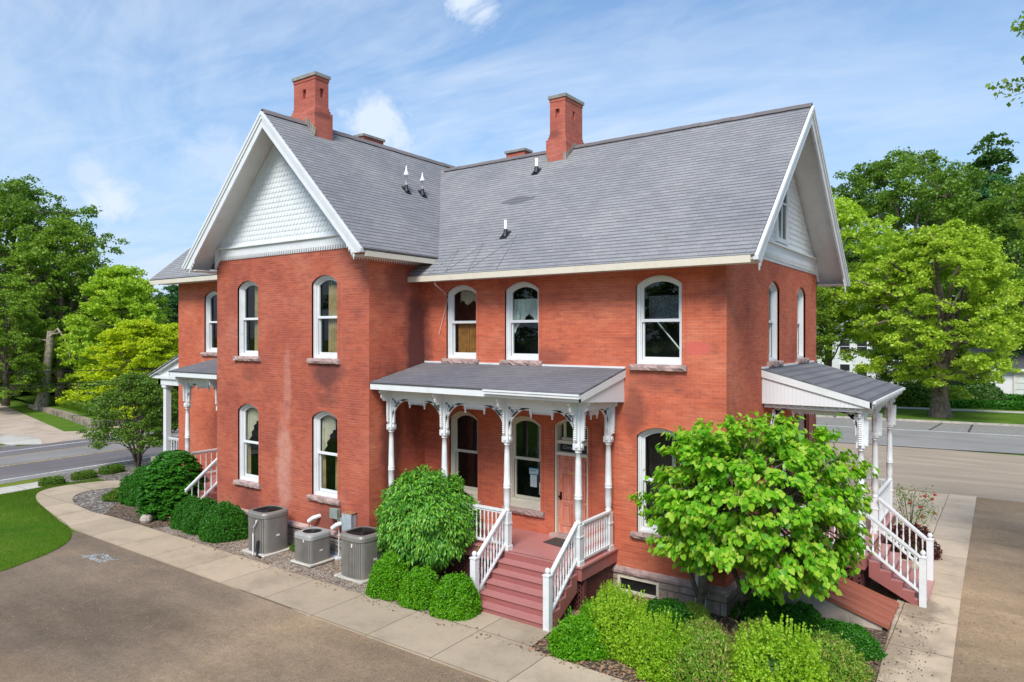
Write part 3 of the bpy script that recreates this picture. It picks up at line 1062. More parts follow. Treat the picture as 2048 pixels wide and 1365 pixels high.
def stone_sill(mb, M, xc, w, z1, h=.13, out=.08, seed=0):
    """rock-faced sill: a grid-displaced front face"""
    rs = random.Random(seed)
    n = max(6, int(w / .09))
    X = [xc - w / 2 + w * i / n for i in range(n + 1)]
    rows = [(z1, out - .012), (z1 - .015, out), (z1 - h * .5, out + .012), (z1 - h + .012, out - .003), (z1 - h, out - .02)]
    G = [[(x, d + (rs.uniform(-.018, .018) if 0 < k < 4 else 0), z + (rs.uniform(-.01, .01) if 0 < k < 4 else 0)) for x in X] for k, (z, d) in enumerate(rows)]
    for r0, r1 in zip(G, G[1:]):
        for i in range(n):
            mb.poly([M(*r0[i]), M(*r0[i + 1]), M(*r1[i + 1]), M(*r1[i])], mat='stone')
    for i in range(n):
        mb.poly([M(X[i], -.12, z1 + .01), M(X[i + 1], -.12, z1 + .01), M(*G[0][i + 1]), M(*G[0][i])], mat='stone')
        mb.poly([M(X[i], -.02, z1 - h), M(X[i + 1], -.02, z1 - h), M(*G[-1][i + 1]), M(*G[-1][i])], mat='stone')
    for i in (0, n):
        mb.poly([M(*g[i]) for g in G] + [M(X[i], -.02, z1 - h), M(X[i], -.02, z1)], mat='stone')


def drape(mb, M, u0, u1, zt, zb, d, folds, amp, mat, bot=None, seed=0, n=None):
    """hanging cloth with vertical folds; bot(u01) may lift its hem"""
    rs = random.Random(seed)
    n = n or folds * 6
    ph = rs.uniform(0, 6)
    rows = 6
    G = []
    for r in range(rows + 1):
        t = r / rows
        row = []
        for i in range(n + 1):
            s = i / n
            zb2 = bot(s) if bot else zb
            u = u0 + (u1 - u0) * s
            dd = d + amp * (.5 + .5 * t) * math.sin(ph + s * folds * 6.28 + .7 * math.sin(5 * s + ph))
            row.append(mb.v(M(u, dd, zt + (zb2 - zt) * t)))
        G.append(row)
    for a, b in zip(G, G[1:]):
        for i in range(n):
            mb.F.append((a[i], a[i + 1], b[i + 1], b[i])); mb.M.append(mat); mb.S.append(True)


def window(M, xc, w, z0, zs, rise, sill=True, curtain=None, frame='white', base=.0, label=None, seed=0, sw=None):
    """double hung sash window in an arched opening: frame > pane, curtain, stone sill"""
    ztop = zs + rise
    A = arch_pts(w, z0, zs, rise)
    mb = MB(frame)
    f = .042
    B = arch_pts(w, z0, zs, rise, f, .05 + base)
    ring(mb, M, xc, A, B, -.16, -.055)
    C = arch_pts(w, z0, zs, rise, f + .028, .075 + base)
    ring(mb, M, xc, B, C, -.16, -.085)
    D = arch_pts(w, z0, zs, rise, f + .052, .10 + base)
    ring(mb, M, xc, C, D, -.17, -.12)
    fr = mb.build('window', house, label=label)
    # sashes
    zm = z0 + base * .7 + (ztop - z0) * .49
    mb = MB(frame)
    s0 = .042
    off = f + .052
    Eo = arch_pts(w, zm - base * 0, zs, rise, off, 0)
    Ei = arch_pts(w, zm, zs, rise, off + s0, .05)
    ring(mb, M, xc, Eo, Ei, -.20, -.15)
    hw = w / 2 - off
    zb = z0 + .10 + base
    Lo = [(-hw, zb), (-hw, zm + .03), (hw, zm + .03), (hw, zb)]
    Li = [(-hw + s0, zb + .075), (-hw + s0, zm - .02), (hw - s0, zm - .02), (hw - s0, zb + .075)]
    ring(mb, M, xc, Lo, Li, -.235, -.185)
    mb.fbox(M, xc - hw, xc + hw, -.19, -.14, zm - .02, zm + .035)
    mb.build('sash', fr)
    mb = MB('glass')
    mb.poly([M(xc + a, -.18, b) for a, b in arch_pts(w, zm, zs, rise, off + s0 * .5, 0)])
    mb.poly([M(xc + a, -.215, b) for a, b in [(-hw, zb), (-hw, zm), (hw, zm), (hw, zb)]])
    mb.build('pane', fr)
    mb = MB('room')
    d0, d1 = -.24, -1.1
    P = [(-w / 2 - .25, z0 - .1), (-w / 2 - .25, ztop + .1), (w / 2 + .25, ztop + .1), (w / 2 + .25, z0 - .1)]
    for (a, b), (c, d) in zip(P, P[1:] + P[:1]):
        mb.poly([M(xc + a, d0, b), M(xc + c, d0, d), M(xc + c, d1, d), M(xc + a, d1, b)])
    mb.poly([M(xc + a, d1, b) for a, b in P])
    mb.build('room_interior', fr)
    if curtain:
        made = []

        def new(nm):
            made.append((nm, MB('curtain_gold')))
            return made[-1][1]
        curtain(new, M, xc, hw, zb, zm, ztop, seed)
        for nm, q in made:
            q.build(nm, fr)
    if sill:
        mb = MB('stone')
        stone_sill(mb, M, xc, (sw or w + .26), z0, .14, .09, seed)
        mb.build('window_sill', fr)
    return fr


def cur_gold_r(new, M, xc, hw, zb, zm, zt, sd):
    drape(new('curtain'), M, xc - hw * .28, xc + hw, zt + .0, zb + .05, -.275, 6, .03, 'curtain_gold', seed=sd)
    drape(new('curtain'), M, xc - hw * .3, xc + hw, zt, zt - .28, -.262, 4, .02, 'room_green', seed=sd + 1)


def cur_gold_thin(new, M, xc, hw, zb, zm, zt, sd):
    drape(new('curtain'), M, xc - hw * .1, xc + hw * .3, zt, zb, -.275, 3, .025, 'curtain_gold', seed=sd)
    drape(new('curtain'), M, xc + hw * .45, xc + hw, zt, zb, -.275, 3, .025, 'curtain_gold', seed=sd + 3)


def cur_swag(new, M, xc, hw, zb, zm, zt, sd):
    drape(new('curtain'), M, xc - hw, xc + hw * .25, zt, 0, -.272, 5, .03, 'curtain_cream', bot=lambda s: zt - .55 - 1.0 * (1 - s) ** 1.6, seed=sd)
    drape(new('curtain'), M, xc + hw * .45, xc + hw, zt, 0, -.272, 3, .03, 'curtain_cream', bot=lambda s: zt - .3 - 1.1 * s, seed=sd)
    drape(new('curtain'), M, xc - hw, xc - hw * .72, zt - .5, zb, -.29, 2, .03, 'curtain_gold', seed=sd)
    drape(new('curtain'), M, xc + hw * .1, xc + hw, zm, zb, -.34, 4, .03, 'curtain_gold', seed=sd)


def cur_shutter(new, M, xc, hw, zb, zm, zt, sd):
    drape(new('curtain'), M, xc - hw * .65, xc + hw, zt - .12, 0, -.3, 5, .03, 'curtain_cream', bot=lambda s: zt - .5 + .06 * math.sin(s * 12), seed=sd)
    for a, b in ((-hw * .75, hw * .12), (hw * .16, hw)):
        mb = new('louvred_shutter')
        mb.fbox(M, xc + a, xc + b, -.32, -.28, zb, zm - .02, 'shutter_wood')
        z = zb + .06
        while z < zm - .1:
            mb.fbox(M, xc + a + .05, xc + b - .04, -.28, -.272, z, z + .022, 'shutter_wood'); z += .045


def cur_valance(new, M, xc, hw, zb, zm, zt, sd):
    drape(new('curtain'), M, xc - hw, xc + hw, zm + .62, 0, -.3, 7, .025, 'curtain_white', bot=lambda s: zm + .02 + .22 * max(0, 1 - abs(s - .55) * 4.5), seed=sd)
    drape(new('curtain'), M, xc - hw, xc - hw * .55, zm + .3, 0, -.272, 2, .025, 'curtain_white', bot=lambda s: zm - .35 + .3 * s, seed=sd)


def cur_board(new, M, xc, hw, zb, zm, zt, sd):
    # dark blind over the lower half of the upper sash and a slanting pole behind the glass
    mb = new('window_blind')
    mb.fbox(M, xc - hw, xc + hw, -.55, -.53, zm, zm + .62, 'grey_print')
    mb = new('pole')
    mb.tube([M(xc - hw * .5, -.5, zm - .02), M(xc + hw * .9, -.262, zb + .25)], .02, 6, mat='curtain_white')


def cur_dark(new, M, xc, hw, zb, zm, zt, sd):
    drape(new('curtain'), M, xc + hw * .1, xc + hw * .3, zt, zb + .3, -.6, 1, .03, 'metal_grey', seed=sd)


# openings: (xc, w, z0, zspring, rise)
UP = (5.50, 7.38, .27)
main_ops = [(-12.69, 1.09, 5.52, 7.40, .21), (-10.62, 1.09, 5.52, 7.40, .21), (-6.74, 1.15, 5.50, 7.38, .21),
            (-12.61, 1.03, 1.60, 3.85, .20), (-10.54, 1.05, 1.60, 3.85, .20), (-9.10, .99, 1.08, 3.88, .19), (-6.71, 1.15, 1.52, 3.82, .21)]
wing_ops = [(-19.56, 1.09, 5.52, 7.68, .22), (-15.91, 1.10, 5.52, 7.68, .22), (-19.54, 1.09, 1.59, 3.82, .22), (-15.90, 1.10, 1.59, 3.82, .22)]
east_ops = [(19.05, 1.05, 5.50, 7.40, .21), (21.95, 1.05, 5.50, 7.40, .21), (19.9, 1.1, 1.08, 3.6, .25), (22.0, 1.1, 1.6, 3.75, .28)]
west_ops = [(-25.1, 1.09, 5.52, 7.66, .22)]
mb = MB('brick')
wall(mb, Mf, -14.09, -5.14, .58, 7.95, main_ops)
mb.build('wall', house)
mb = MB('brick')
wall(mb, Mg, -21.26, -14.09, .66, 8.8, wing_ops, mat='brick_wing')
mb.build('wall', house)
mb = MB('brick')
wall(mb, Mw, 13.12, 15.3, .60, 8.6, [])
mb.build('wall', house)
mb = MB('brick')
wall(mb, Me, 15.3, 23.9, .58, 8.3, east_ops)
mb.build('wall', house)
mb = MB('brick_worn')
wall(mb, Mf, -27.54, -21.26, .5, 8.5, west_ops)
mb.poly([(-27.54, 15.3, .5), (-27.54, 23.9, .5), (-27.54, 23.9, 8.5), (-27.54, 19.6, 12.5), (-27.54, 15.3, 8.5)])
mb.poly([(-27.54, 23.9, .5), (-5.14, 23.9, .5), (-5.14, 23.9, 8.0), (-27.54, 23.9, 8.0)])
mb.poly([(-21.26, 13.12, .66), (-21.26, 15.3, .66), (-21.26, 15.3, 9), (-21.26, 13.12, 9)])
mb.build('wall', house, label='paler weathered brick of the west wing')
# foundation and water table
mb = MB('ashlar')
for a, b in (((-14.09, 15.27), (-7.78, 15.27)), ((-6.72, 15.27), (-5.12, 15.27)), ((-21.28, 13.09), (-15.95, 13.09)), ((-15.1, 13.09), (-14.06, 13.09)), ((-27.6, 15.27), (-21.2, 15.27))):
    mb.poly([(*a, -.1), (*b, -.1), (*b, .5), (*a, .5)])
mb.poly([(-7.78, 15.27, -.1), (-6.72, 15.27, -.1), (-6.72, 15.27, .04), (-7.78, 15.27, .04)])
mb.poly([(-7.78, 15.27, .42), (-6.72, 15.27, .42), (-6.72, 15.27, .5), (-7.78, 15.27, .5)])
mb.poly([(-15.95, 13.09, .3), (-15.1, 13.09, .3), (-15.1, 13.09, .5), (-15.95, 13.09, .5)])
mb.poly([(-5.11, 15.27, -.1), (-5.11, 23.9, -.1), (-5.11, 23.9, .5), (-5.11, 15.27, .5)])
mb.poly([(-14.06, 13.09, -.1), (-14.06, 15.27, -.1), (-14.06, 15.27, .5), (-14.06, 13.09, .5)])
mb.poly([(-21.29, 13.09, -.1), (-21.29, 15.27, -.1), (-21.29, 15.27, .5), (-21.29, 13.09, .5)])
mb.build('foundation', house)


def water_table(mb, M, u0, u1, z1, seed):
    rs = random.Random(seed)
    n = max(4, int((u1 - u0) / .12)); X = [u0 + (u1 - u0) * i / n for i in range(n + 1)]
    prof = [(0, z1 + .02), (.05, z1 - .02), (.085, z1 - .07), (.07, z1 - .13), (.03, z1 - .165), (-.02, z1 - .17)]
    G = [[(x, d + (rs.uniform(-.012, .012) if 0 < k < 5 else 0), z) for x in X] for k, (d, z) in enumerate(prof)]
    for a, b in zip(G, G[1:]):
        for i in range(n):
            mb.poly([M(*a[i]), M(*a[i + 1]), M(*b[i + 1]), M(*b[i])], mat='stone', smooth=True)
    for i in (0, n):
        mb.poly([M(*g[i]) for g in G])


mb = MB('stone')
water_table(mb, Mf, -14.0, -5.08, .62, 1)
water_table(mb, Mg, -21.34, -14.02, .69, 2)
water_table(mb, Me, 15.22, 23.9, .62, 3)
water_table(mb, Mw, 13.04, 15.3, .67, 4)
water_table(mb, Mf, -27.6, -21.3, .6, 5)
mb.build('water_table', house)
# arched brick labels above the openings (projecting rowlock ring)
for M, ops in ((Mf, main_ops), (Mg, wing_ops), (Me, east_ops), (Mf, west_ops)):
    for k, (xc, w, z0, zs, rise) in enumerate(ops):
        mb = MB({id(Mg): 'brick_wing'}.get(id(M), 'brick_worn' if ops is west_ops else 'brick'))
        A = arch_pts(w + .16, z0, zs, rise + .02, 0, 0)[:]
        B = arch_pts(w, z0, zs, rise, 0, 0)
        A = [(a, b) for a, b in A]
        for i in range(len(A) - 1):
            a, b, c, d = A[i], A[i + 1], B[i + 1], B[i]
            mb.poly([M(xc + a[0], .014, a[1]), M(xc + b[0], .014, b[1]), M(xc + c[0], .014, c[1]), M(xc + d[0], .014, d[1])])
            mb.poly([M(xc + a[0], 0, a[1]), M(xc + b[0], 0, b[1]), M(xc + b[0], .014, b[1]), M(xc + a[0], .014, a[1])])
            mb.poly([M(xc + d[0], -.05, d[1]), M(xc + c[0], -.05, c[1]), M(xc + c[0], .014, c[1]), M(xc + d[0], .014, d[1])])
        mb.build('brick_arch', house)
# windows
curt = [cur_shutter, cur_valance, cur_board, cur_dark, cur_dark, None, cur_dark]
lab = ['upper window with wooden shutters and a cream valance', 'upper window with a white gathered curtain', 'wide upper window with a dark blind and slanting pole',
       'tall porch window left of the papers', 'tall porch window with taped papers', None, 'tall window behind the heart-leaved tree']
for k, op in enumerate(main_ops):
    if k == 5: continue
    window(Mf, *op, curtain=curt[k], seed=k, label=lab[k], frame='cream' if k in (3, 4) else 'white', base=.12 if k in (3, 4) else 0)
for k, op in enumerate(wing_ops):
    window(Mg, *op, curtain=[cur_gold_thin, cur_gold_r, cur_swag, cur_swag][k], seed=20 + k, label=['upper window with two thin gold drapes', 'upper window with a wide gold drape', 'lower window with swagged cream curtains, farther one', 'lower window with swagged cream curtains, nearer one'][k])
for k, op in enumerate(east_ops):
    window(Me, *op, curtain=None, seed=40 + k, sill=(k != 2))
window(Mf, *west_ops[0], curtain=None, seed=50)


# roofs ------------------------------------------------------------
def slab(mb, pts, t, mat):
    """roof plane: polygon pts (upper face) with thickness t"""
    a, b, c = Vector(pts[0]), Vector(pts[1]), Vector(pts[2])
    n = (b - a).cross(c - a).normalized()
    if n.z < 0: n = -n
    mb.prism([Vector(p) - n * t for p in pts], n * t, mat)


YF = 12.33
mb = MB('shingle')
# wing roof
slab(mb, [(-17.68, YF, 12.70), (-17.68, 20.9, 12.70), (-13.46, 20.9, 8.42), (-13.46, YF, 8.42)], .05, 'shingle')
slab(mb, [(-17.68, YF, 12.70), (-17.68, 20.9, 12.70), (-21.90, 20.9, 8.42), (-21.90, YF, 8.42)], .05, 'shingle')
# main east roof
slab(mb, [(-17.4, 14.58, 7.86), (-4.33, 14.58, 7.86), (-4.33, 19.6, 12.26), (-17.4, 19.6, 12.26)], .05, 'shingle')
slab(mb, [(-17.4, 24.62, 7.86), (-4.33, 24.62, 7.86), (-4.33, 19.6, 12.26), (-17.4, 19.6, 12.26)], .05, 'shingle')
# west roof
slab(mb, [(-28.45, 14.58, 8.42), (-17.9, 14.58, 8.42), (-17.9, 19.6, 12.65), (-28.45, 19.6, 12.65)], .05, 'shingle')
slab(mb, [(-28.45, 24.62, 8.42), (-17.9, 24.62, 8.42), (-17.9, 19.6, 12.65), (-28.45, 19.6, 12.65)], .05, 'shingle')
roof = mb.build('roof', house)
for p0, p1, across in (((-17.68, YF - .02, 12.72), (-17.68, 20.9, 12.72), Vector((1, 0, -1.01))), ((-4.31, 19.6, 12.28), (-16.95, 19.6, 12.28), Vector((0, 1, -.87)))):
    p0, p1 = Vector(p0), Vector(p1)
    mb = MB('asphalt')
    for sg in (1, -1):
        a = Vector((across.x * sg, across.y * sg, across.z)) * .16
        n = Vector((-a.z * (1 if across.x else 0) * sg, -a.z * (1 if across.y else 0) * sg, abs(a.x) + abs(a.y))).normalized() * .02
        k = 0
        L = (p1 - p0).length; d = (p1 - p0) / L; x = 0
        rs = random.Random(3)
        while x < L:
            e = min(x + .3, L)
            lift = Vector((0, 0, rs.uniform(0, .012)))
            q0 = p0 + d * x; q1 = p0 + d * e
            mb.prism([q0 + lift, q1 + lift, q1 + a + lift, q0 + a + lift], n)
            x = e
    mb.build('ridge_cap', roof)
# wing gable: soffits, barge boards, scales
mb = MB('soffit')
for sg in (1, -1):
    X0 = -17.68
    top = 12.70 - .10; lo = 8.42 - .10
    mb.prism([(X0, YF + .05, top), (X0 + sg * 4.17, YF + .05, lo + .03), (X0 + sg * 4.17, 13.2, lo + .03), (X0, 13.2, top)], (0, 0, -.04))
# main east gable soffit
for sg in (1, -1):
    mb.prism([(-4.38, 19.6, 12.16), (-4.38, 19.6 + sg * 4.97, 7.80), (-5.2, 19.6 + sg * 4.97, 7.80), (-5.2, 19.6, 12.16)], (0, 0, -.04))
# west gable soffit
for sg in (1, -1):
    mb.prism([(-28.4, 19.6, 12.55), (-28.4, 19.6 + sg * 4.97, 8.36), (-27.5, 19.6 + sg * 4.97, 8.36), (-27.5, 19.6, 12.55)], (0, 0, -.04))
# flat eave soffits
mb.box(-14.05, -4.4, 14.66, 15.3, 7.73, 7.76)
mb.box(-14.09, -13.54, 12.5, 15.35, 8.25, 8.28)
mb.box(-28.4, -21.2, 14.66, 15.3, 8.25, 8.28)
# boxed ends of the gable eaves
mb.box(-21.82, -21.26, 12.4, 15.3, 8.25, 8.28)
mb.poly([(-4.42, 23.9, 7.80), (-4.42, 24.5, 7.80), (-5.14, 24.5, 7.80), (-5.14, 23.9, 7.80)])
mb.build('soffit', house)
# eave fascias
mb = MB('cream')
mb.box(-14.06, -4.45, 14.60, 14.66, 7.70, 7.82); mb.box(-14.06, -4.40, 14.555, 14.60, 7.69, 7.842)
mb.prism([(-14.06, 14.60, 7.84), (-4.45, 14.60, 7.84), (-4.45, 14.66, 7.89), (-14.06, 14.66, 7.89)], (0, 0, -.06))
mb.build('fascia', house); mb = MB('cream')
mb.box(-13.55, -13.48, 12.45, 15.4, 8.22, 8.36)
mb.build('fascia', house); mb = MB('cream')
mb.box(-28.4, -21.26, 14.60, 14.66, 8.22, 8.38)
mb.build('fascia', house)


def barge(mb, apex, foot, out, w, mats='white'):
    """a moulded rake board from apex to foot, facing 'out'"""
    a = Vector(apex); f = Vector(foot); out = Vector(out)
    d = (f - a).normalized()
    dn = Vector((0, 0, -1))
    for k, (t0, t1, o0, o1) in enumerate(((.0, .07, 0, .06), (.07, .15, -.01, .035), (.15, w, -.03, .0))):
        e0 = f + dn * t0 * 1.4 - d * (max(0, t0 * 1.4 - .09) / abs(d.z)); e1 = f + dn * t1 * 1.4 - d * (max(0, t1 * 1.4 - .09) / abs(d.z))
        mb.prism([a + dn * t0 * 1.4 + out * o1, e0 + out * o1, e1 + out * o1, a + dn * t1 * 1.4 + out * o1], -out * (.05 + o1), mats)
    # a small notch drop near the foot
    q = f - d * .9 + dn * w * 1.4
    for j in range(4):
        mb.prism([q + d * (.12 * j) - out * .005, q + d * (.12 * j + .1) - out * .005, q + d * (.12 * j + .05) + dn * (.09 + .02 * j) - out * .005], -out * .03, mats)


for sg in (1, -1):
    for args in (((-17.68, YF - .01, 12.66), (-17.68 + sg * 4.2, YF - .01, 8.40), (0, -1, 0), .33),
                 ((-4.32, 19.6, 12.22), (-4.32, 19.6 + sg * 4.98, 7.84), (1, 0, 0), .33),
                 ((-28.46, 19.6, 12.62), (-28.46, 19.6 + sg * 4.98, 8.40), (-1, 0, 0), .26)):
        mb = MB('white'); barge(mb, *args); mb.build('barge_board', house)


def scales(mb, M, uc, hw, zb, zt, mat='white_scale', sw=.155, row=.15, hole=None):
    """fish-scale shingles over a triangle with its apex at (uc, zt) and foot zb, half width hw"""
    z = zb; r = 0
    mb.poly([M(uc - hw, .01, zb), M(uc + hw, .01, zb), M(uc, .01, zt)], mat=mat)
    while z < zt - .05:
        h = hw * (zt - z) / (zt - zb)
        n = int(h / sw) + 1
        for i in range(-n, n + 1):
            u = uc + i * sw + (sw / 2 if r % 2 else 0)
            if abs(u - uc) > h - .03: continue
            if hole and hole[0] < u < hole[1] and hole[2] < z < hole[3]: continue
            a = sw * .47; t = z + row * 1.02; c = z + .06
            pts = [(u - a, .014, t), (u - a, .028, c)]
            for k in range(1, 6):
                th = math.pi * (1 + k / 6)
                pts.append((u + a * math.cos(th), .034, c + .075 * math.sin(th)))
            pts += [(u + a, .028, c), (u + a, .014, t)]
            mb.poly([M(*p) for p in pts], mat=mat)
            # thickness of the lower edge
            for p, q in zip(pts[1:-1], pts[2:-1]):
                mb.poly([M(*p), M(*q), M(q[0], .008, q[2]), M(p[0], .008, p[2])], mat=mat)
        z += row; r += 1


def saw_band(mb, M, u0, u1, zb, zt, tooth=.105, mat='white'):
    mb.fbox(M, u0, u1, .015, .06, zb, zt, mat)
    mb.fbox(M, u0 - .03, u1 + .03, .0, .12, zt, zt + .035, mat)
    mb.fbox(M, u0 - .03, u1 + .03, .0, .09, zt + .035, zt + .075, mat)
    n = int((u1 - u0) / tooth)
    for i in range(n):
        a = u0 + (u1 - u0) * i / n; b = u0 + (u1 - u0) * (i + 1) / n; w = b - a
        mb.prism([M(a + w * .08, .055, zb), M(b - w * .08, .055, zb), M((a + b) / 2 + w * .12, .055, zb - .085), M((a + b) / 2 - w * .12, .055, zb - .085)], Vector(M(0, .02, 0)) - Vector(M(0, .055, 0)), mat)
        mb.poly([M(a + w * .42, .0615, zb + .13), M(a + w * .58, .0615, zb + .13), M(a + w * .5, .0615, zb + .17)], mat='grille')


mb = MB('white_scale')
mb.poly([(-21.35, 13.105, 8.6), (-14.0, 13.105, 8.6), (-14.0, 13.105, 8.85), (-17.68, 13.105, 12.52), (-21.35, 13.105, 8.85)])
scales(mb, Mg, -17.68, 3.42, 9.0, 12.42)
g1 = mb.build('gable_end', house, label='white fish-scale gable above the projecting wing')
mb = MB('white')
saw_band(mb, Mg, -21.05, -14.12, 8.70, 8.95)
for k in range(4):   # stepped foot at the left corner
    mb.fbox(Mg, -21.30 + .07 * k, -21.23 + .07 * k, .015, .06, 8.36 + .085 * k, 8.95)
    mb.fbox(Mg, -14.04 - .06 * k, -13.98 - .06 * k, .015, .06, 8.36 + .085 * k, 8.80)
mb.build('saw_tooth_band', g1)
mb = MB('white')
for k in range(60):
    y = 12.5 + .045 * k
    if k % 2 == 0:
        mb.poly([(-14.02, y, 8.28), (-14.02, y + .08, 8.28), (-14.02, y + .04, 8.17)])
mb.build('saw_tooth_band', house)
mb = MB('white_scale')
mb.poly([(-5.125, 15.22, 8.1), (-5.125, 23.98, 8.1), (-5.125, 23.98, 8.2), (-5.125, 19.6, 12.0), (-5.125, 15.22, 8.2)])
scales(mb, Me, 19.6, 3.80, 8.62, 11.9, hole=(19.0, 20.2, 8.6, 10.9))
g2 = mb.build('gable_end', house, label='white fish-scale gable on the east end')
mb = MB('white')
saw_band(mb, Me, 15.6, 23.6, 8.26, 8.55, .11)
for k in range(4):
    mb.fbox(Me, 23.93 - .07 * k, 24.0 - .07 * k, .015, .06, 7.9 + .085 * k, 8.55)
mb.build('saw_tooth_band', g2)
mb = MB('white')
A = arch_pts(1.15, 8.66, 10.6, .25); B = arch_pts(1.15, 8.66, 10.6, .25, .12)
ring(mb, Me, 19.6, A, B, -.02, .09)
mb.fbox(Me, 19.57, 19.63, -.0, .07, 8.7, 10.8)
mb.fbox(Me, 19.1, 20.1, .0, .08, 9.72, 9.77)
aw = mb.build('attic_window', g2)
mb = MB('black')
mb.poly([Me(19.6 + a, .045, b) for a, b in B])
mb.poly([Me(19.6 + a, .052, b) for a, b in [(-.42, 8.8), (-.42, 9.7), (.42, 9.7), (.42, 8.8)]], mat='glass')
mb.build('window_pane', g2)


# chimneys
def chimney(x0, x1, y0, y1, zr, zb, zt, corb, sides=True):
    mb = MB('brick_worn')
    i = .09
    mb.box(x0, x1, y0, y1, zr, corb)
    mb.box(x0 + .045, x1 - .045, y0 + .045, y1 - .045, corb, corb + .09)
    mb.box(x0 + i * .8, x1 - i * .8, y0 + i * .8, y1 - i * .8, corb + .09, corb + .18)
    xs0, xs1, ys0, ys1 = x0 + i, x1 - i, y0 + i, y1 - i
    # shaft with recessed niches: four walls built round a niche on each seen face
    def face(M, L):
        c = L / 2; nw = .15; z0 = zt - .62; z1 = zt - .34
        for a, b, c0, c1 in ((0, c - nw / 2, corb + .18, zt), (c + nw / 2, L, corb + .18, zt), (c - nw / 2, c + nw / 2, corb + .18, z0), (c - nw / 2, c + nw / 2, z1, zt)):
            mb.poly([M(a, 0, c0), M(b, 0, c0), M(b, 0, c1), M(a, 0, c1)])
        a, b = c - nw / 2, c + nw / 2
        mb.poly([M(a, -.09, z0), M(b, -.09, z0), M(b, -.09, z1), M(a, -.09, z1)])
        mb.poly([M(a, 0, z0), M(b, 0, z0), M(b, -.09, z0), M(a, -.09, z0)])
        mb.poly([M(a, 0, z1), M(b, 0, z1), M(b, -.09, z1), M(a, -.09, z1)])
        mb.poly([M(a, 0, z0), M(a, -.09, z0), M(a, -.09, z1), M(a, 0, z1)])
        mb.poly([M(b, 0, z0), M(b, -.09, z0), M(b, -.09, z1), M(b, 0, z1)])
        # thin raised pilaster strip near the seen corner
    face(lambda u, d, z: (xs0 + u, ys0 - d, z), xs1 - xs0)
    face(lambda u, d, z: (xs1 + d, ys0 + u, z), ys1 - ys0)
    face(lambda u, d, z: (xs0 - d, ys0 + u, z), ys1 - ys0)
    face(lambda u, d, z: (xs0 + u, ys1 + d, z), xs1 - xs0)
    mb.box(xs0 - .015, xs1 + .015, ys0 - .015, ys1 + .015, zt - .10, zt - .001)
    c = mb.build('chimney', roof)
    mb = MB('cap_stone')
    mb.box(xs0 - .06, xs1 + .06, ys0 - .06, ys1 + .06, zt, zt + .1)
    mb.poly([(xs0 - .06, ys0 - .06, zt - .004), (xs1 + .06, ys0 - .06, zt - .004), (xs1 + .06, ys1 + .06, zt - .004), (xs0 - .06, ys1 + .06, zt - .004)])
    # metal flashing steps at the foot
    mb2 = MB('cap_stone')
    return c, mb


def low_chimney(x0, x1, y0, y1, zb, zt):
    mb = MB('brick_worn'); mb.box(x0, x1, y0, y1, zb, zt); mb.build('chimney', roof)
    return


for args in ((-18.40, -17.20, 13.81, 14.50, 11.6, 12.6, 14.10, 13.02), (-12.24, -11.49, 19.01, 20.28, 11.0, 12.0, 13.76, 12.44)):
    chimney(*args)
    x0, x1, y0, y1, _, _, zt, _ = args
    CAP = MB('cap_stone'); CAP.box(x0 + .04, x1 - .04, y0 + .04, y1 - .04, zt, zt + .1); CAP.build('chimney_cap', roof)
for x0, x1, y0, y1, zt in ((-19.5, -19.05, 17.46, 18.45, 13.36), (-15.3, -14.48, 21.04, 21.46, 12.9)):
    low_chimney(x0, x1, y0, y1, 10, zt)
    CAP = MB('cap_stone'); CAP.box(x0 - .05, x1 + .05, y0 - .05, y1 + .05, zt, zt + .085); CAP.build('chimney_cap', roof)
mb = MB('cap_stone')
for k in range(5):   # step flashing
    x = -17.60 + .085 * k; z = 12.66 - .087 * k
    mb.box(x, x + .1, 13.795, 13.81, z - .06, z + .16)
for k in range(6):
    y = 19.1 + .08 * k; z = 11.88 + .07 * k
    mb.box(-11.49, -11.475, y, y + .1, z - .08, z + .12)
mb.box(-17.26, -17.2, 13.79, 13.81, 12.15, 12.4)
mb.box(-12.26, -12.17, 18.99, 19.01, 11.65, 11.95); mb.box(-11.58, -11.47, 18.99, 19.01, 11.7, 11.98)
mb.build('flashing', roof)


# roof vents
def vent(x, y, z, h, r, cone, nrm):
    mb = MB('pvc')
    if cone:
        mb.lathe((x, y, z), [(r, 0), (r, h * .58), (r * 1.05, h * .58), (r * 2.1, h * .60), (r * 1.9, h * .66), (r * .9, h * .78), (r * .5, h * .92), (r * .3, h), (.001, h + .01)], 12)
    else:
        mb.lathe((x, y, z), [(r, 0), (r, h), (r * .8, h), (r * .8, h - .05)], 12)
    n = Vector(nrm).normalized()
    b = mb.build('vent_pipe', roof)
    mb = MB('black')
    t = Vector((nrm[0], nrm[1], -(nrm[0] ** 2 + nrm[1] ** 2) / nrm[2])).normalized()
    s_ = t.cross(n)
    base = Vector((x, y, z)) + n * .012
    mb.prism([base + t * .17 + s_ * .12, base - t * .17 + s_ * .12, base - t * .17 - s_ * .12, base + t * .17 - s_ * .12], n * .008)
    mb.tube([Vector((x, y, z - .03)) + t * .04, Vector((x, y, z + .05)), Vector((x, y, z + .17))], [r * 2.0, r * 1.6, r * 1.15], 12)
    mb.build('rubber_boot', b)


nw = (1.01, 0, 1); nm = (0, -.87, 1)
vent(-15.80, 16.30, 10.82, .78, .045, True, nw)
vent(-15.80, 17.05, 10.82, .70, .045, True, nw)
vent(-12.30, 18.55, 11.36, .42, .05, False, nm)
vent(-11.55, 15.85, 8.98, .42, .04, False, nm)
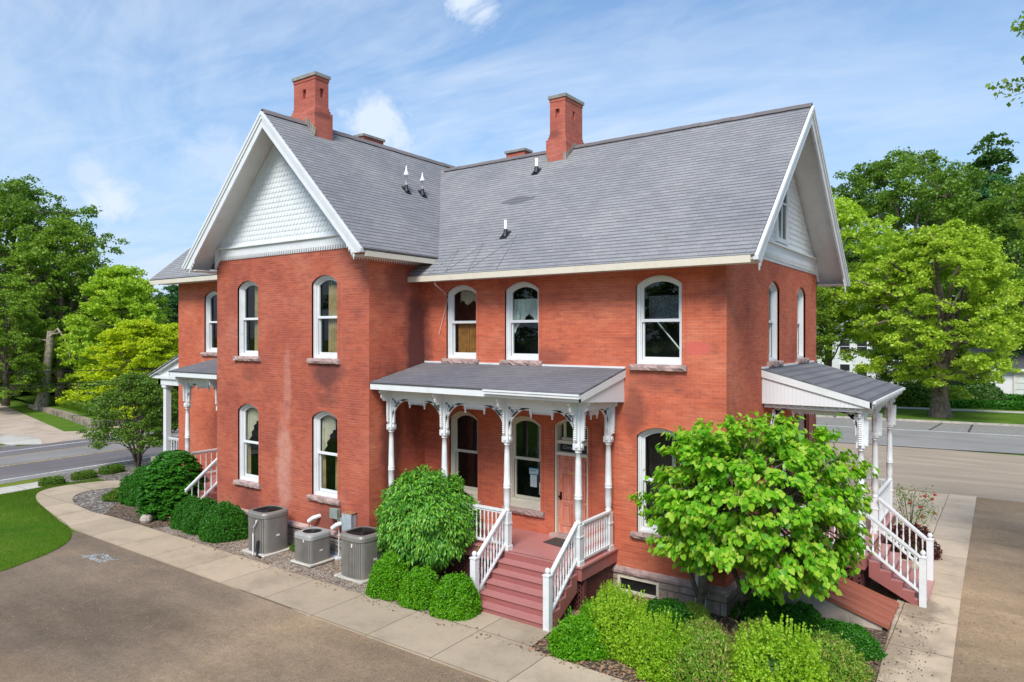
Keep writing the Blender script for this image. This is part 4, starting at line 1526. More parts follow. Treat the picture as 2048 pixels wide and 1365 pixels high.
# de-icing cable zigzag on the lower main roof
mb = MB('metal_grey')
pts = []
sl = lambda y: 7.86 + (y - 14.58) * .876 + .03
for k, x in enumerate((-13.3, -12.9, -12.7, -12.1, -11.9, -11.1, -10.95)):
    y = 14.62 if k % 2 == 0 else 15.35 + .08 * k
    pts.append((x, y, sl(y)))
mb.tube(pts, .007, 4)
mb.tube([(-13.05, 14.60, 7.86), (-13.05, 14.58, 7.6), (-13.1, 15.22, 7.3), (-13.5, 15.26, 6.2)], .007, 4, mat='pvc')
mb.build('heating_cable', roof)

# basement window, cellar doors, hatch
mb = MB('cream')
A = [(-.53, .04), (-.53, .42), (.53, .42), (.53, .04)]; B = [(-.47, .09), (-.47, .37), (.47, .37), (.47, .09)]
ring(mb, Mf, -7.25, A, B, -.1, .035)
bwn = mb.build('basement_window', house)
mb = MB('black'); mb.poly([Mf(-7.25 + a, -.03, b) for a, b in B]); mb.poly([Mf(-7.25 + a, -.02, b) for a, b in B], mat='glass'); mb.build('window_pane', bwn)
mb = MB('metal_grey')
mb.poly([(-15.93, 13.11, -.05), (-15.12, 13.11, -.05), (-15.12, 13.11, .48), (-15.93, 13.11, .48)])
ring(mb, Mg, -15.52, [(-.42, .05), (-.42, .46), (.42, .46), (.42, .05)], [(-.36, .22), (-.36, .42), (.36, .42), (.36, .22)], -.02, .05)
mb.fbox(Mg, -15.95, -15.12, .0, .25, .0, .05, 'white')
mb.fbox(Mg, -15.95, -15.12, .0, .06, .17, .23, 'wall_stone')
mb.build('basement_hatch', house)
mb = MB('foundation_stone')
mb.hexa([(-5.12, 16.45, 0), (-2.25, 16.45, 0), (-2.25, 17.92, 0), (-5.12, 17.92, 0), (-5.12, 16.45, 1.0), (-2.25, 16.45, .12), (-2.25, 17.92, .12), (-5.12, 17.92, 1.0)])
cb = mb.build('cellar_bulkhead', house)


def sl2(x):
    return .12 + (-2.25 - x) * .88 / 2.87


for y0, y1 in ((16.4, 17.16), (17.2, 17.97)):
    mb = MB('cellar_red')
    for a, b, h in ((-5.12, -2.12, .05),):
        mb.hexa([(a, y0, sl2(a)), (b, y0, sl2(b)), (b, y1, sl2(b)), (a, y1, sl2(a)), (a, y0, sl2(a) + .05), (b, y0, sl2(b) + .05), (b, y1, sl2(b) + .05), (a, y1, sl2(a) + .05)])
    for yy in (y0, y1 - .09, (y0 + y1) / 2 - .03):
        mb.hexa([(-5.12, yy, sl2(-5.12) + .05), (-2.1, yy, sl2(-2.1) + .05), (-2.1, yy + .07, sl2(-2.1) + .05), (-5.12, yy + .07, sl2(-5.12) + .05),
                 (-5.12, yy, sl2(-5.12) + .085), (-2.1, yy, sl2(-2.1) + .085), (-2.1, yy + .07, sl2(-2.1) + .085), (-5.12, yy + .07, sl2(-5.12) + .085)])
    dd = mb.build('cellar_door', cb)

# entrance: frame, transom, sign board, panel door
mb = MB('cream')
xc = -9.10; w = .99
A = arch_pts(w, 1.08, 3.88, .19); B = arch_pts(w, 1.08, 3.88, .19, .05, .03)
ring(mb, Mf, xc, A, B, -.3, -.02)
mb.fbox(Mf, xc - .46, xc + .46, -.2, -.06, 3.42, 3.50)
mb.fbox(Mf, xc - .46, xc + .46, -.2, .0, 3.13, 3.21)
mb.fbox(Mf, xc - .38, xc + .44, -.24, -.16, 3.50, 3.56)
mb.fbox(Mf, xc - .34, xc - .28, -.26, -.2, 3.56, 4.0)
mb.fbox(Mf, xc + .38, xc + .44, -.26, -.2, 3.56, 4.0)
dfm = mb.build('door_frame', house)
mb = MB('glass'); mb.poly([Mf(xc + a, -.24, b) for a, b in [(-.46, 3.5), (-.46, 4.02), (.46, 4.02), (.46, 3.5)]])
mb.poly([Mf(xc + a, -.5, b) for a, b in [(-.5, 3.4), (-.5, 4.15), (.5, 4.15), (.5, 3.4)]], mat='black'); mb.build('transom_window', dfm)
mb = MB('porch_red'); mb.fbox(Mf, xc - .58, xc + .58, -.2, .12, 1.05, 1.13, 'stone'); mb.build('threshold', dfm)
mb = MB('door_red')
mb.fbox(Mf, xc - .46, xc + .46, -.2, -.14, 1.11, 3.13)
for (a, b) in ((-.34, -.06), (.06, .34)):
    for (z0, z1) in ((1.32, 1.88), (2.0, 2.62), (2.75, 3.0)):
        ring(mb, Mf, xc, [(a, z0), (a, z1), (b, z1), (b, z0)], [(a + .03, z0 + .03), (a + .03, z1 - .03), (b - .03, z1 - .03), (b - .03, z0 + .03)], -.16, -.118)
        mb.fbox(Mf, xc + a + .06, xc + b - .06, -.14, -.125, z0 + .06, z1 - .06)
        ring(mb, Mf, xc, [(a - .012, z0 - .012), (a - .012, z1 + .012), (b + .012, z1 + .012), (b + .012, z0 - .012)], [(a, z0), (a, z1), (b, z1), (b, z0)], -.14, -.136, 'cellar_red')
dr = mb.build('door', house)
mb = MB('knob'); mb.tube([Mf(xc - .38, -.14, 2.05), Mf(xc - .38, -.06, 2.05)], [.028, .034], 10); mb.fbox(Mf, xc - .41, xc - .35, -.14, -.13, 1.96, 2.16); mb.build('door_knob', dr)
mb = MB('paper_blue'); mb.fbox(Mf, xc - .08, xc + .08, -.14, -.137, 2.66, 2.69, 'yellow_print'); mb.build('mail_slot', dr)
mb = MB('sign_black'); mb.fbox(Mf, xc - .38, xc + .38, -.15, -.13, 3.225, 3.405)
ring(mb, Mf, xc, [(-.38, 3.225), (-.38, 3.405), (.38, 3.405), (.38, 3.225)], [(-.355, 3.24), (-.355, 3.39), (.355, 3.39), (.355, 3.24)], -.13, -.122, 'sign_black')
sgn = mb.build('sign_board', house, label='black board with pale script above the red door')


def text_part(body, name, parent, M, u, z, d, size, mat, ax='x', shear=0.):
    cu = bpy.data.curves.new(name, 'FONT')
    cu.body = body; cu.size = size; cu.extrude = .001; cu.shear = shear; cu.align_x = 'CENTER'; cu.align_y = 'CENTER'
    ob = bpy.data.objects.new('tmp_text', cu)
    COL.objects.link(ob)
    dg = bpy.context.evaluated_depsgraph_get()
    me = bpy.data.meshes.new_from_object(ob.evaluated_get(dg))
    bpy.data.objects.remove(ob)
    for v in me.vertices:
        v.co = Vector(M(u + v.co.x, d + v.co.z, z + v.co.y)) - ORG[parent.name]
    me.materials.clear(); me.materials.append(MATS[mat])
    o = bpy.data.objects.new(name, me); COL.objects.link(o); o.parent = parent
    ORG[o.name] = ORG[parent.name]
    return o


text_part('Cornerstone', 'sign_lettering', sgn, Mf, xc, 3.315, -.119, .125, 'sign_grey', shear=.35)


# ------------------------------------------------------------------ porches
def post_mb(mb, M, u, d, zf, zt, base=True, turned=True, bot=.9):
    """porch post: square pedestal, turned shaft, square head"""
    s = .082
    z1 = zf + bot
    zc = zt - .92
    mb.fbox(M, u - s, u + s, d - s, d + s, zf, z1)
    mb.fbox(M, u - s - .018, u + s + .018, d - s - .018, d + s + .018, zf, zf + .10)
    mb.fbox(M, u - s - .014, u + s + .014, d - s - .014, d + s + .014, z1 - .28, z1 - .25)
    p = M(u, d, 0); L = zc - z1
    pr = [(.055, 0), (.078, .03), (.083, .06), (.06, .09), (.075, .13), (.082, .28), (.084, L * .34), (.092, L * .345), (.092, L * .36), (.08, L * .365), (.092, L * .385), (.092, L * .40), (.08, L * .41),
          (.076, L * .6), (.066, L * .85), (.058, L * .965), (.078, L * .972), (.078, L * .985), (.06, L)]
    mb.lathe((p[0], p[1], z1), pr, 12)
    mb.fbox(M, u - .072, u + .072, d - .072, d + .072, zc, zt)
    # scroll block
    mb.fbox(M, u - .092, u + .092, d - .092, d + .092, zc + .02, zc + .16)
    for (du, dd_) in ((0, 1), (1, 0), (-1, 0)):
        a = Vector(M(u + du * .09, d + dd_ * .09, zc + .1)); b = Vector(M(u + du * .115, d + dd_ * .115, zc + .1))
        mb.tube([a, b], [.055, .04], 10)


def bracket(mb, M, u0, d0, du, dd, zt, r=.5, th=.055):
    """fan bracket: quarter ring below the beam, spokes, side and top strips. It springs from the post at (u0, d0) along (du, dd)"""
    def Q(s, z, o=0.):
        return M(u0 + du * s - dd * o, d0 + dd * s + du * o, z)
    def plate(pts):
        a = Vector(Q(0, 0, -th / 2)); b = Vector(Q(0, 0, th / 2))
        mb.prism([Q(s, z, -th / 2) for s, z in pts], b - a)
    n = 12
    R0, R1 = r, r - .0
    cx_, cz_ = .07 + r, zt - r - .02
    # opening arc: centre at (cx_, cz_), quarter circle from the post up to the beam
    for k in range(n):
        a0 = math.pi - (math.pi / 2) * k / n; a1 = math.pi - (math.pi / 2) * (k + 1) / n
        w = .055
        plate([(cx_ + r * math.cos(a0), cz_ + r * math.sin(a0)), (cx_ + r * math.cos(a1), cz_ + r * math.sin(a1)),
               (cx_ + (r + w) * math.cos(a1), cz_ + (r + w) * math.sin(a1)), (cx_ + (r + w) * math.cos(a0), cz_ + (r + w) * math.sin(a0))])
    plate([(.07, cz_ - .16), (.07, zt), (.12, zt), (.12, cz_ - .02)])
    plate([(.07, zt - .055), (.07 + r, zt - .055), (.07 + r, zt), (.07, zt)])
    cxn, czn = .12, zt - .05
    for a in (-18, -34, -50, -66):
        ca, sa = math.cos(R(a)), math.sin(R(a))
        # length until the arc
        L = .06
        while L < r and math.hypot(cxn + ca * L - cx_, czn + sa * L - cz_) > r + .02: L += .01
        p = (-sa * .017, ca * .017)
        plate([(cxn + ca * .04 + p[0], czn + sa * .04 + p[1]), (cxn + ca * .04 - p[0], czn + sa * .04 - p[1]), (cxn + ca * L - p[0] * 1.9, czn + sa * L - p[1] * 1.9), (cxn + ca * L + p[0] * 1.9, czn + sa * L + p[1] * 1.9)])
    # little saw edge under the spring point
    for k in range(4):
        z = cz_ - .02 - k * .05
        plate([(.07, z), (.105 - .006 * k, z - .02), (.07, z - .045)])


def spandrel(mb, M, ua, ub, d, zt, dirn='u'):
    Mx = M if dirn == 'u' else (lambda u, dd, z: M(d + dd, u, z))
    dd = d if dirn == 'u' else 0
    mb.fbox(Mx, ua, ub, dd - .02, dd + .02, zt - .075, zt)
    n = max(3, int((ub - ua) / .05))
    for i in range(n):
        a = ua + (ub - ua) * (i + .5) / n
        mb.prism([Mx(a - .017, dd - .02, zt - .075), Mx(a + .017, dd - .02, zt - .075), Mx(a + .008, dd - .02, zt - .135), Mx(a - .008, dd - .02, zt - .135)], Vector(Mx(0, .02, 0)) - Vector(Mx(0, -.02, 0)))
    for a in (ua, ub):
        p = Mx(a, dd, 0)
        mb.fbox(Mx, a - .03, a + .03, dd - .03, dd + .03, zt - .13, zt)
        mb.lathe((p[0], p[1], zt - .24), [(.004, 0), (.022, .02), (.026, .035), (.012, .055), (.03, .08), (.034, .10), (.02, .11)], 8)


def corbel(mb, M, u, d, du, dd, zt, hgt=.95, out=.26, th=.05):
    """scalloped scroll bracket reaching outwards under the eave"""
    def Q(s, z, o=0.):
        return M(u + du * s - dd * o, d + dd * s + du * o, z)
    pts = [(.07, zt)]
    pts += [(out, zt), (out + .03, zt - .05), (out, zt - .10), (out - .06, zt - .11), (out - .03, zt - .17), (out - .05, zt - .23), (out - .10, zt - .25), (out - .115, zt - .30)]
    k = 0; z = zt - .30; x = .155
    while z > zt - hgt + .1:
        pts += [(x + .022, z - .02), (x, z - .045)]; z -= .05; x = max(.10, x - .001)
    pts += [(.12, zt - hgt + .06), (.07, zt - hgt)]
    a = Vector(Q(0, 0, -th / 2)); b = Vector(Q(0, 0, th / 2))
    # triangulated as a fan of strips from the post line
    for p, q in zip(pts[1:], pts[2:]):
        zz0, zz1 = p[1], q[1]
        mb.prism([Q(.07, zz0, -th / 2), Q(p[0], p[1], -th / 2), Q(q[0], q[1], -th / 2), Q(.07, zz1 - .001, -th / 2)], b - a)


def baluster(mb, p, h, n=6):
    pr = [(.024, 0), (.024, h * .14), (.014, h * .16), (.024, h * .20), (.012, h * .24), (.026, h * .42), (.022, h * .5), (.013, h * .66), (.022, h * .70), (.012, h * .74), (.024, h * .80), (.02, h)]
    mb.lathe(p, pr, n, close=False)


def railing(name, parent, P0, P1, h=.92, gap=.115, M=None, low=.12):
    """P0, P1: world foot points on the floor or stair line"""
    P0 = Vector(P0); P1 = Vector(P1); d = P1 - P0
    L = Vector((d.x, d.y, 0)).length
    mb = MB('white')
    up = Vector((0, 0, 1))
    mb.beam(P0 + up * h, P1 + up * h, .085, .05); mb.beam(P0 + up * (h - .05), P1 + up * (h - .05), .045, .05)
    mb.beam(P0 + up * low, P1 + up * low, .06, .05)
    n = max(2, int(L / gap))
    for i in range(1, n):
        q = P0 + d * (i / n)
        baluster(mb, q + up * low, h - low - .06)
    return mb.build(name, parent)


def newel(name, parent, p, h):
    mb = MB('white'); x, y, z = p; s = .072
    mb.box(x - s, x + s, y - s, y + s, z, z + h)
    mb.box(x - s - .012, x + s + .012, y - s - .012, y + s + .012, z + h, z + h + .03)
    mb.lathe((x, y, z + h + .03), [(.04, 0), (.028, .015), (.05, .04), (.062, .075), (.05, .11), (.025, .135), (.001, .14)], 12)
    mb.build(name, parent)


def stairs(parent, M, u0, u1, d0, zf, n=6, run=.24):
    """n risers from the floor zf down to the ground; treads n-1"""
    rise = zf / n
    for k in range(1, n):
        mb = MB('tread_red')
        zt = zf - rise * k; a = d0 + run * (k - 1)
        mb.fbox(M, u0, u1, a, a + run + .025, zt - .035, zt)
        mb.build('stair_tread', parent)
    mb = MB('porch_red')
    for k in range(n):
        a = d0 + run * k - (0.0 if k else 0)
        z1 = zf - rise * k - (.036 if k else .0); z0 = zf - rise * (k + 1)
        mb.fbox(M, u0 + .02, u1 - .02, a - .03, a - .005, z0, z1)
    for u in (u0 - .0, u1 - .035):
        pts = [(d0 - .02, zf - .04)]
        for k in range(1, n):
            pts += [(d0 + run * (k - 1), zf - rise * k - .037), (d0 + run * k, zf - rise * k - .037)]
        pts += [(d0 + run * (n - 1), 0), (d0 + run * (n - 1) - .22, 0), (d0 - .02, zf - .38 - rise)]
        # split into convex strips
        lo = [(d0 - .02, zf - .38 - rise), (d0 + run * (n - 1) - .22, 0)]
        def low(d):
            t = (d - lo[0][0]) / (lo[1][0] - lo[0][0]); return max(0, lo[0][1] * (1 - t))
        for k in range(1, n):
            a = d0 + run * (k - 1); b = a + run; z = zf - rise * k - .037
            mb.prism([M(u, a, low(a)), M(u, b, low(b)), M(u, b, z), M(u, a, z)], Vector(M(u + .035, 0, 0)) - Vector(M(u, 0, 0)))
    mb.build('stair_stringer', parent)


def lattice(mb, M, u0, u1, d0, d1, z0, z1, step=.11, mat='porch_dark'):
    """diagonal lattice panel between (u0,d0) and (u1,d1)"""
    a = Vector(M(u0, d0, 0)); b = Vector(M(u1, d1, 0)); L = (b - a).length; e = (b - a) / L
    H_ = z1 - z0
    for sg in (1, -1):
        x = -H_
        while x < L:
            p, q = x, x + H_
            zz0, zz1 = (z0, z1) if sg > 0 else (z1, z0)
            pa, pb = max(p, 0), min(q, L)
            if pb > pa:
                za = zz0 + (zz1 - zz0) * (pa - p) / H_; zb = zz0 + (zz1 - zz0) * (pb - p) / H_
                mb.beam(a + e * pa + Vector((0, 0, za)), a + e * pb + Vector((0, 0, zb)), .008 if sg > 0 else .012, .032, up=(0, 0, 1), mat=mat)
            x += step
    mb.beam(a + Vector((0, 0, z1)), b + Vector((0, 0, z1)), .02, .06, mat=mat)


def porch(name, label, M, u0, u1, D, zf, posts, postd, zbeam, zeave, zwall, eave_d, side_panel=(), stair=None, bays=None, wallposts=(), rails=(), gutter=None, rmat='shingle_porch', lat=(), floor_u=None, ov=.25):
    mb = MB('porch_red')
    f0, f1 = floor_u or (u0, u1)
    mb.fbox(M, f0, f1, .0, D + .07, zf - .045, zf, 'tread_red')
    mb.fbox(M, f0 + .03, f1 - .03, .0, D + .035, zf - .33, zf - .046)
    P = mb.build(name, house, label=label)
    mb = MB('porch_dark')
    lattice(mb, M, f0 + .1, f1 - .1, D - .08, D - .08, 0, zf - .33)
    lattice(mb, M, f1 - .12, f1 - .12, D - .08, .05, 0, zf - .33)
    lattice(mb, M, f0 + .12, f0 + .12, D - .08, .05, 0, zf - .33)
    for u in (f0 + .1, (f0 + f1) / 2, f1 - .1):
        mb.fbox(M, u - .05, u + .05, D - .22, D - .12, 0, zf - .33)
    mb.build('lattice', P)
    # roof
    mb = MB(rmat)
    e0, e1 = u0 - (ov if 'L' in side_panel else 0), u1 + (ov if 'R' in side_panel else 0)
    slab(mb, [M(e0, 0, zwall), M(e1, 0, zwall), M(e1, eave_d, zeave), M(e0, eave_d, zeave)], .04, rmat)
    mb.m = 'white'
    mb.fbox(M, e0, e1, eave_d - .06, eave_d - .02, zeave - .19, zeave - .035, 'white')
    sl_ = (zwall - zeave) / eave_d
    for s_, e in (('L', e0), ('R', e1)):
        if s_ not in side_panel: continue
        o = .03 if s_ == 'L' else -.03
        # rake board and bead-board triangle below it
        Vv = Vector(M(e + o, 0, 0)) - Vector(M(e, 0, 0))
        mb.prism([M(e, 0, zwall - .04), M(e, eave_d - .02, zeave - .04), M(e, eave_d - .02, zeave - .19), M(e, 0, zwall - .22)], Vv, 'white')
        ei = e - .04 if s_ == 'R' else e + .04
        mb.poly([M(ei, 0, zbeam + .1), M(ei, 0, zwall - .1), M(ei, eave_d - .05, zeave - .12), M(ei, eave_d - .05, zeave - .19)], mat='beadboard')
    mb.fbox(M, e0, e1, .0, .05, zwall - .01, zwall + .035, 'white')     # flashing at the wall
    # ceiling
    mb.poly([M(e0 + .05, .02, zeave - .16), M(e1 - .05, .02, zeave - .16), M(e1 - .05, eave_d - .05, zeave - .16), M(e0 + .05, eave_d - .05, zeave - .16)], mat='soffit')
    mb.build('porch_roof', P)
    # beam with dentils
    mb = MB('white')
    z1 = zeave - .17
    mb.fbox(M, u0 + .02, u1 - .02, postd - .06, postd + .06, zbeam, z1)
    n = int((u1 - u0) / .16)
    for i in range(n):
        a = u0 + (u1 - u0) * (i + .5) / n
        mb.fbox(M, a - .025, a + .025, postd + .06, postd + .095, z1 - .09, z1 - .035)
    for s_, e in (('L', u0 + .08), ('R', u1 - .08)):
        if s_ in side_panel:
            mb.fbox(M, e - .06, e + .06, 0.02, postd - .06, zbeam, z1)
            n = int(postd / .16)
            for i in range(n):
                a = postd * (i + .5) / n
                sgn_ = 1 if s_ == 'R' else -1
                mb.fbox(M, min(e + sgn_ * .06, e + sgn_ * .095), max(e + sgn_ * .06, e + sgn_ * .095), a - .025, a + .025, z1 - .09, z1 - .035)
    mb.build('porch_beam', P)
    for u in posts:
        mb = MB('white'); post_mb(mb, M, u, postd, zf, zbeam + .05)
        mb.fbox(M, u - .06, u + .06, postd - .06, postd + .075, zbeam, z1 + .001)
        corbel(mb, M, u, postd, 0, 1, zeave - .2, out=min(.42, eave_d - postd - .12))
        if u == posts[-1] and 'R' in side_panel:
            corbel(mb, M, u, postd, 1, 0, zeave - .2, out=.27)
        if u == posts[0]:
            corbel(mb, M, u, postd, -1, 0, zeave - .2, out=.2)
        mb.build('porch_post', P)
    for (u, d) in wallposts:
        mb = MB('white'); post_mb(mb, M, u, d, zf, zbeam + .05); corbel(mb, M, u, d, 1, 0, zeave - .2, out=.27); mb.build('porch_post', P)
    # brackets and drops between the posts
    mb = MB('white')
    for a, b in zip(posts, posts[1:]):
        L = b - a; r = min(.62, (L - .50) / 2)
        bracket(mb, M, a, postd, 1, 0, zbeam, r); bracket(mb, M, b, postd, -1, 0, zbeam, r)
        spandrel(mb, M, a + .07 + r, b - .07 - r, postd, zbeam)
    for s_, e in (('L', posts[0]), ('R', posts[-1])):
        if s_ in side_panel:
            wd = wallposts[0][1] if wallposts else .1
            L = postd - wd; r = min(.5, (L - .2) / 2)
            bracket(mb, M, e, postd, 0, -1, zbeam, r); bracket(mb, M, e, wd, 0, 1, zbeam, r)
            spandrel(mb, M, wd + .07 + r, postd - .07 - r, e, zbeam, 'd')
    mb.build('porch_bracket', P)
    return P


FP = porch('front_porch', 'front porch with red steps and the red door', Mf, -14.05, -7.78, 1.68, 1.05, [-13.79, -11.88, -9.90, -7.93], 1.65, 4.48, 4.93, 5.40, 2.2,
           side_panel=('R',), wallposts=[(-7.93, .22)], ov=.2)
railing('porch_railing', FP, Mf(-11.80, 1.65, 1.05), Mf(-9.98, 1.65, 1.05))
railing('porch_railing', FP, Mf(-13.7, 1.65, 1.05), Mf(-11.96, 1.65, 1.05))
railing('porch_railing', FP, Mf(-7.88, 1.57, 1.05), Mf(-7.88, .30, 1.05))
stairs(FP, Mf, -9.93, -7.9, 1.75, 1.05)
railing('stair_railing', FP, Mf(-9.90, 2.86, .20), Mf(-9.90, 1.72, 1.08), gap=.105)
railing('stair_railing', FP, Mf(-7.93, 2.86, .20), Mf(-7.93, 1.72, 1.08), gap=.105)
newel('newel_post', FP, (-9.90, 12.40, .175), .98)
newel('newel_post', FP, (-7.93, 12.38, 0), 1.16)
# box gutter end on the front porch eave
mb = MB('white')
mb.fbox(Mf, -10.15, -7.55, 2.19, 2.28, 4.82, 4.90)
mb.fbox(Mf, -10.15, -7.55, 2.26, 2.30, 4.88, 4.92)
mb.build('gutter', FP)

EP = porch('side_porch', 'side porch on the east end with its own red steps', Me, 18.05, 23.3, 2.28, 1.05, [18.28, 20.35, 22.98], 2.2, 4.38, 4.68, 5.36, 2.5,
           side_panel=('L', 'R'), rmat='membrane', ov=.12)
railing('porch_railing', EP, Me(20.43, 2.2, 1.05), Me(22.9, 2.2, 1.05))
railing('porch_railing', EP, Me(18.28, .2, 1.05), Me(18.28, 2.1, 1.05))
railing('porch_railing', EP, Me(22.98, .2, 1.05), Me(22.98, 2.1, 1.05))
stairs(EP, Me, 18.40, 20.10, 2.35, 1.05, run=.235)
railing('stair_railing', EP, Me(18.40, 3.44, .2), Me(18.36, 2.3, 1.08), gap=.13)
railing('stair_railing', EP, Me(20.05, 3.44, .2), Me(20.2, 2.3, 1.08), gap=.13)
newel('newel_post', EP, (-1.68, 18.40, 0), 1.14)
newel('newel_post', EP, (-1.68, 20.05, .175), .98)
mb = MB('white')
mb.fbox(Me, 18.0, 23.4, 2.49, 2.56, 4.60, 4.66)
mb.build('gutter', EP)
# pinkish panelled wall behind the side porch posts
mb = MB('pinkwall')
mb.box(-5.13, -5.10, 22.75, 23.3, 1.05, 4.3)
mb.build('wall_panel', EP)

WP = porch('recess_porch', 'small porch in the corner beside the wing', Mf, -24.15, -21.3, 1.68, 1.05, [-23.97, -21.95], 1.65, 4.48, 4.93, 5.40, 2.2, side_panel=('L',), ov=.1)
railing('porch_railing', WP, Mf(-23.97, 1.57, 1.05), Mf(-23.97, .1, 1.05), gap=.2)
stairs(WP, Mf, -23.95, -21.95, 1.75, 1.05)
railing('stair_railing', WP, Mf(-23.97, 2.86, .2), Mf(-23.97, 1.72, 1.08), gap=.2)
railing('stair_railing', WP, Mf(-21.98, 2.86, .2), Mf(-21.98, 1.72, 1.08), gap=.2)

# far west porch: plain columns and a low pediment
mb = MB('wall_stone')
mb.box(-30.2, -27.55, 15.55, 20, 0, .95)
FW = mb.build('west_porch', house, label='far porch with plain square columns')
mb = MB('clapboard')
mb.prism([(-29.75, 15.5, 4.48), (-27.55, 15.5, 4.48), (-27.55, 15.5, 5.25)], (0, .06, 0))
mb.prism([(-29.95, 15.35, 4.40), (-29.95, 15.35, 4.46), (-27.55, 15.35, 5.36), (-27.55, 15.35, 5.28)], (0, 5, 0), 'white')
mb.box(-29.85, -27.55, 15.42, 15.5, 4.36, 4.48, 'white')
mb.box(-29.5, -27.55, 15.5, 15.8, 4.1, 4.36, 'white')
mb.box(-29.5, -29.3, 15.5, 20, 4.1, 4.36, 'white')
mb.prism([(-29.98, 15.3, 4.46), (-27.55, 15.3, 5.36), (-27.55, 20.3, 5.36), (-29.98, 20.3, 4.46)], (0, 0, .04), 'shingle')
mb.build('porch_roof', FW)
for y in (15.68, 19.8):
    mb = MB('white'); mb.box(-29.22, -29.0, y - .11, y + .11, .95, 4.1); mb.box(-29.27, -28.95, y - .16, y + .16, .95, 1.08); mb.box(-29.27, -28.95, y - .16, y + .16, 3.98, 4.1)
    mb.build('porch_post', FW)
railing('porch_railing', FW, (-28.95, 15.68, .95), (-27.6, 15.68, .95), gap=.17)
railing('porch_railing', FW, (-29.11, 15.8, .95), (-29.11, 19.7, .95), gap=.17)

# papers taped inside the porch window
tp = None
mb = MB('paper')
xw = -10.42
mb.fbox(Mf, xw - .10, xw + .20, -.209, -.206, 2.49, 2.66, 'paper_blue')
mb.fbox(Mf, xw - .09, xw + .10, -.206, -.203, 2.51, 2.63)
mb.fbox(Mf, xw + .11, xw + .19, -.206, -.203, 2.51, 2.63)
mb.fbox(Mf, xw - .06, xw + .15, -.206, -.203, 2.16, 2.48)
tp = mb.build('window_notice', loc=(xw, 15.5, 2.16), label='pale blue notice taped inside the porch window left of the door', cat='notice')
ORG[tp.name] = Vector((xw, 15.5, 2.16))
text_part('LICENSE', 'notice_lettering', tp, Mf, xw + .005, 2.585, -.2015, .042, 'sign_black')
mb = MB('paper')
mb.fbox(Mf, xw + .22, xw + .42, -.209, -.206, 1.98, 2.30)
mb.fbox(Mf, xw + .24, xw + .40, -.206, -.203, 2.15, 2.28, 'yellow_print')
mb.fbox(Mf, xw + .24, xw + .40, -.206, -.203, 2.0, 2.15, 'grey_print')
mb.build('poster', loc=(xw + .3, 15.5, 1.98), label='small yellow and grey poster in the lower corner of the porch window', cat='poster')
mb = MB('doormat')
mb.prism([(-9.50, 14.62, 1.055), (-8.70, 14.50, 1.055), (-8.66, 15.05, 1.055), (-9.46, 15.14, 1.055)], (0, 0, .014))
mb.build('doormat', loc=(-9.1, 14.85, 1.055), label='dark brown mat on the red porch floor before the door', cat='doormat')

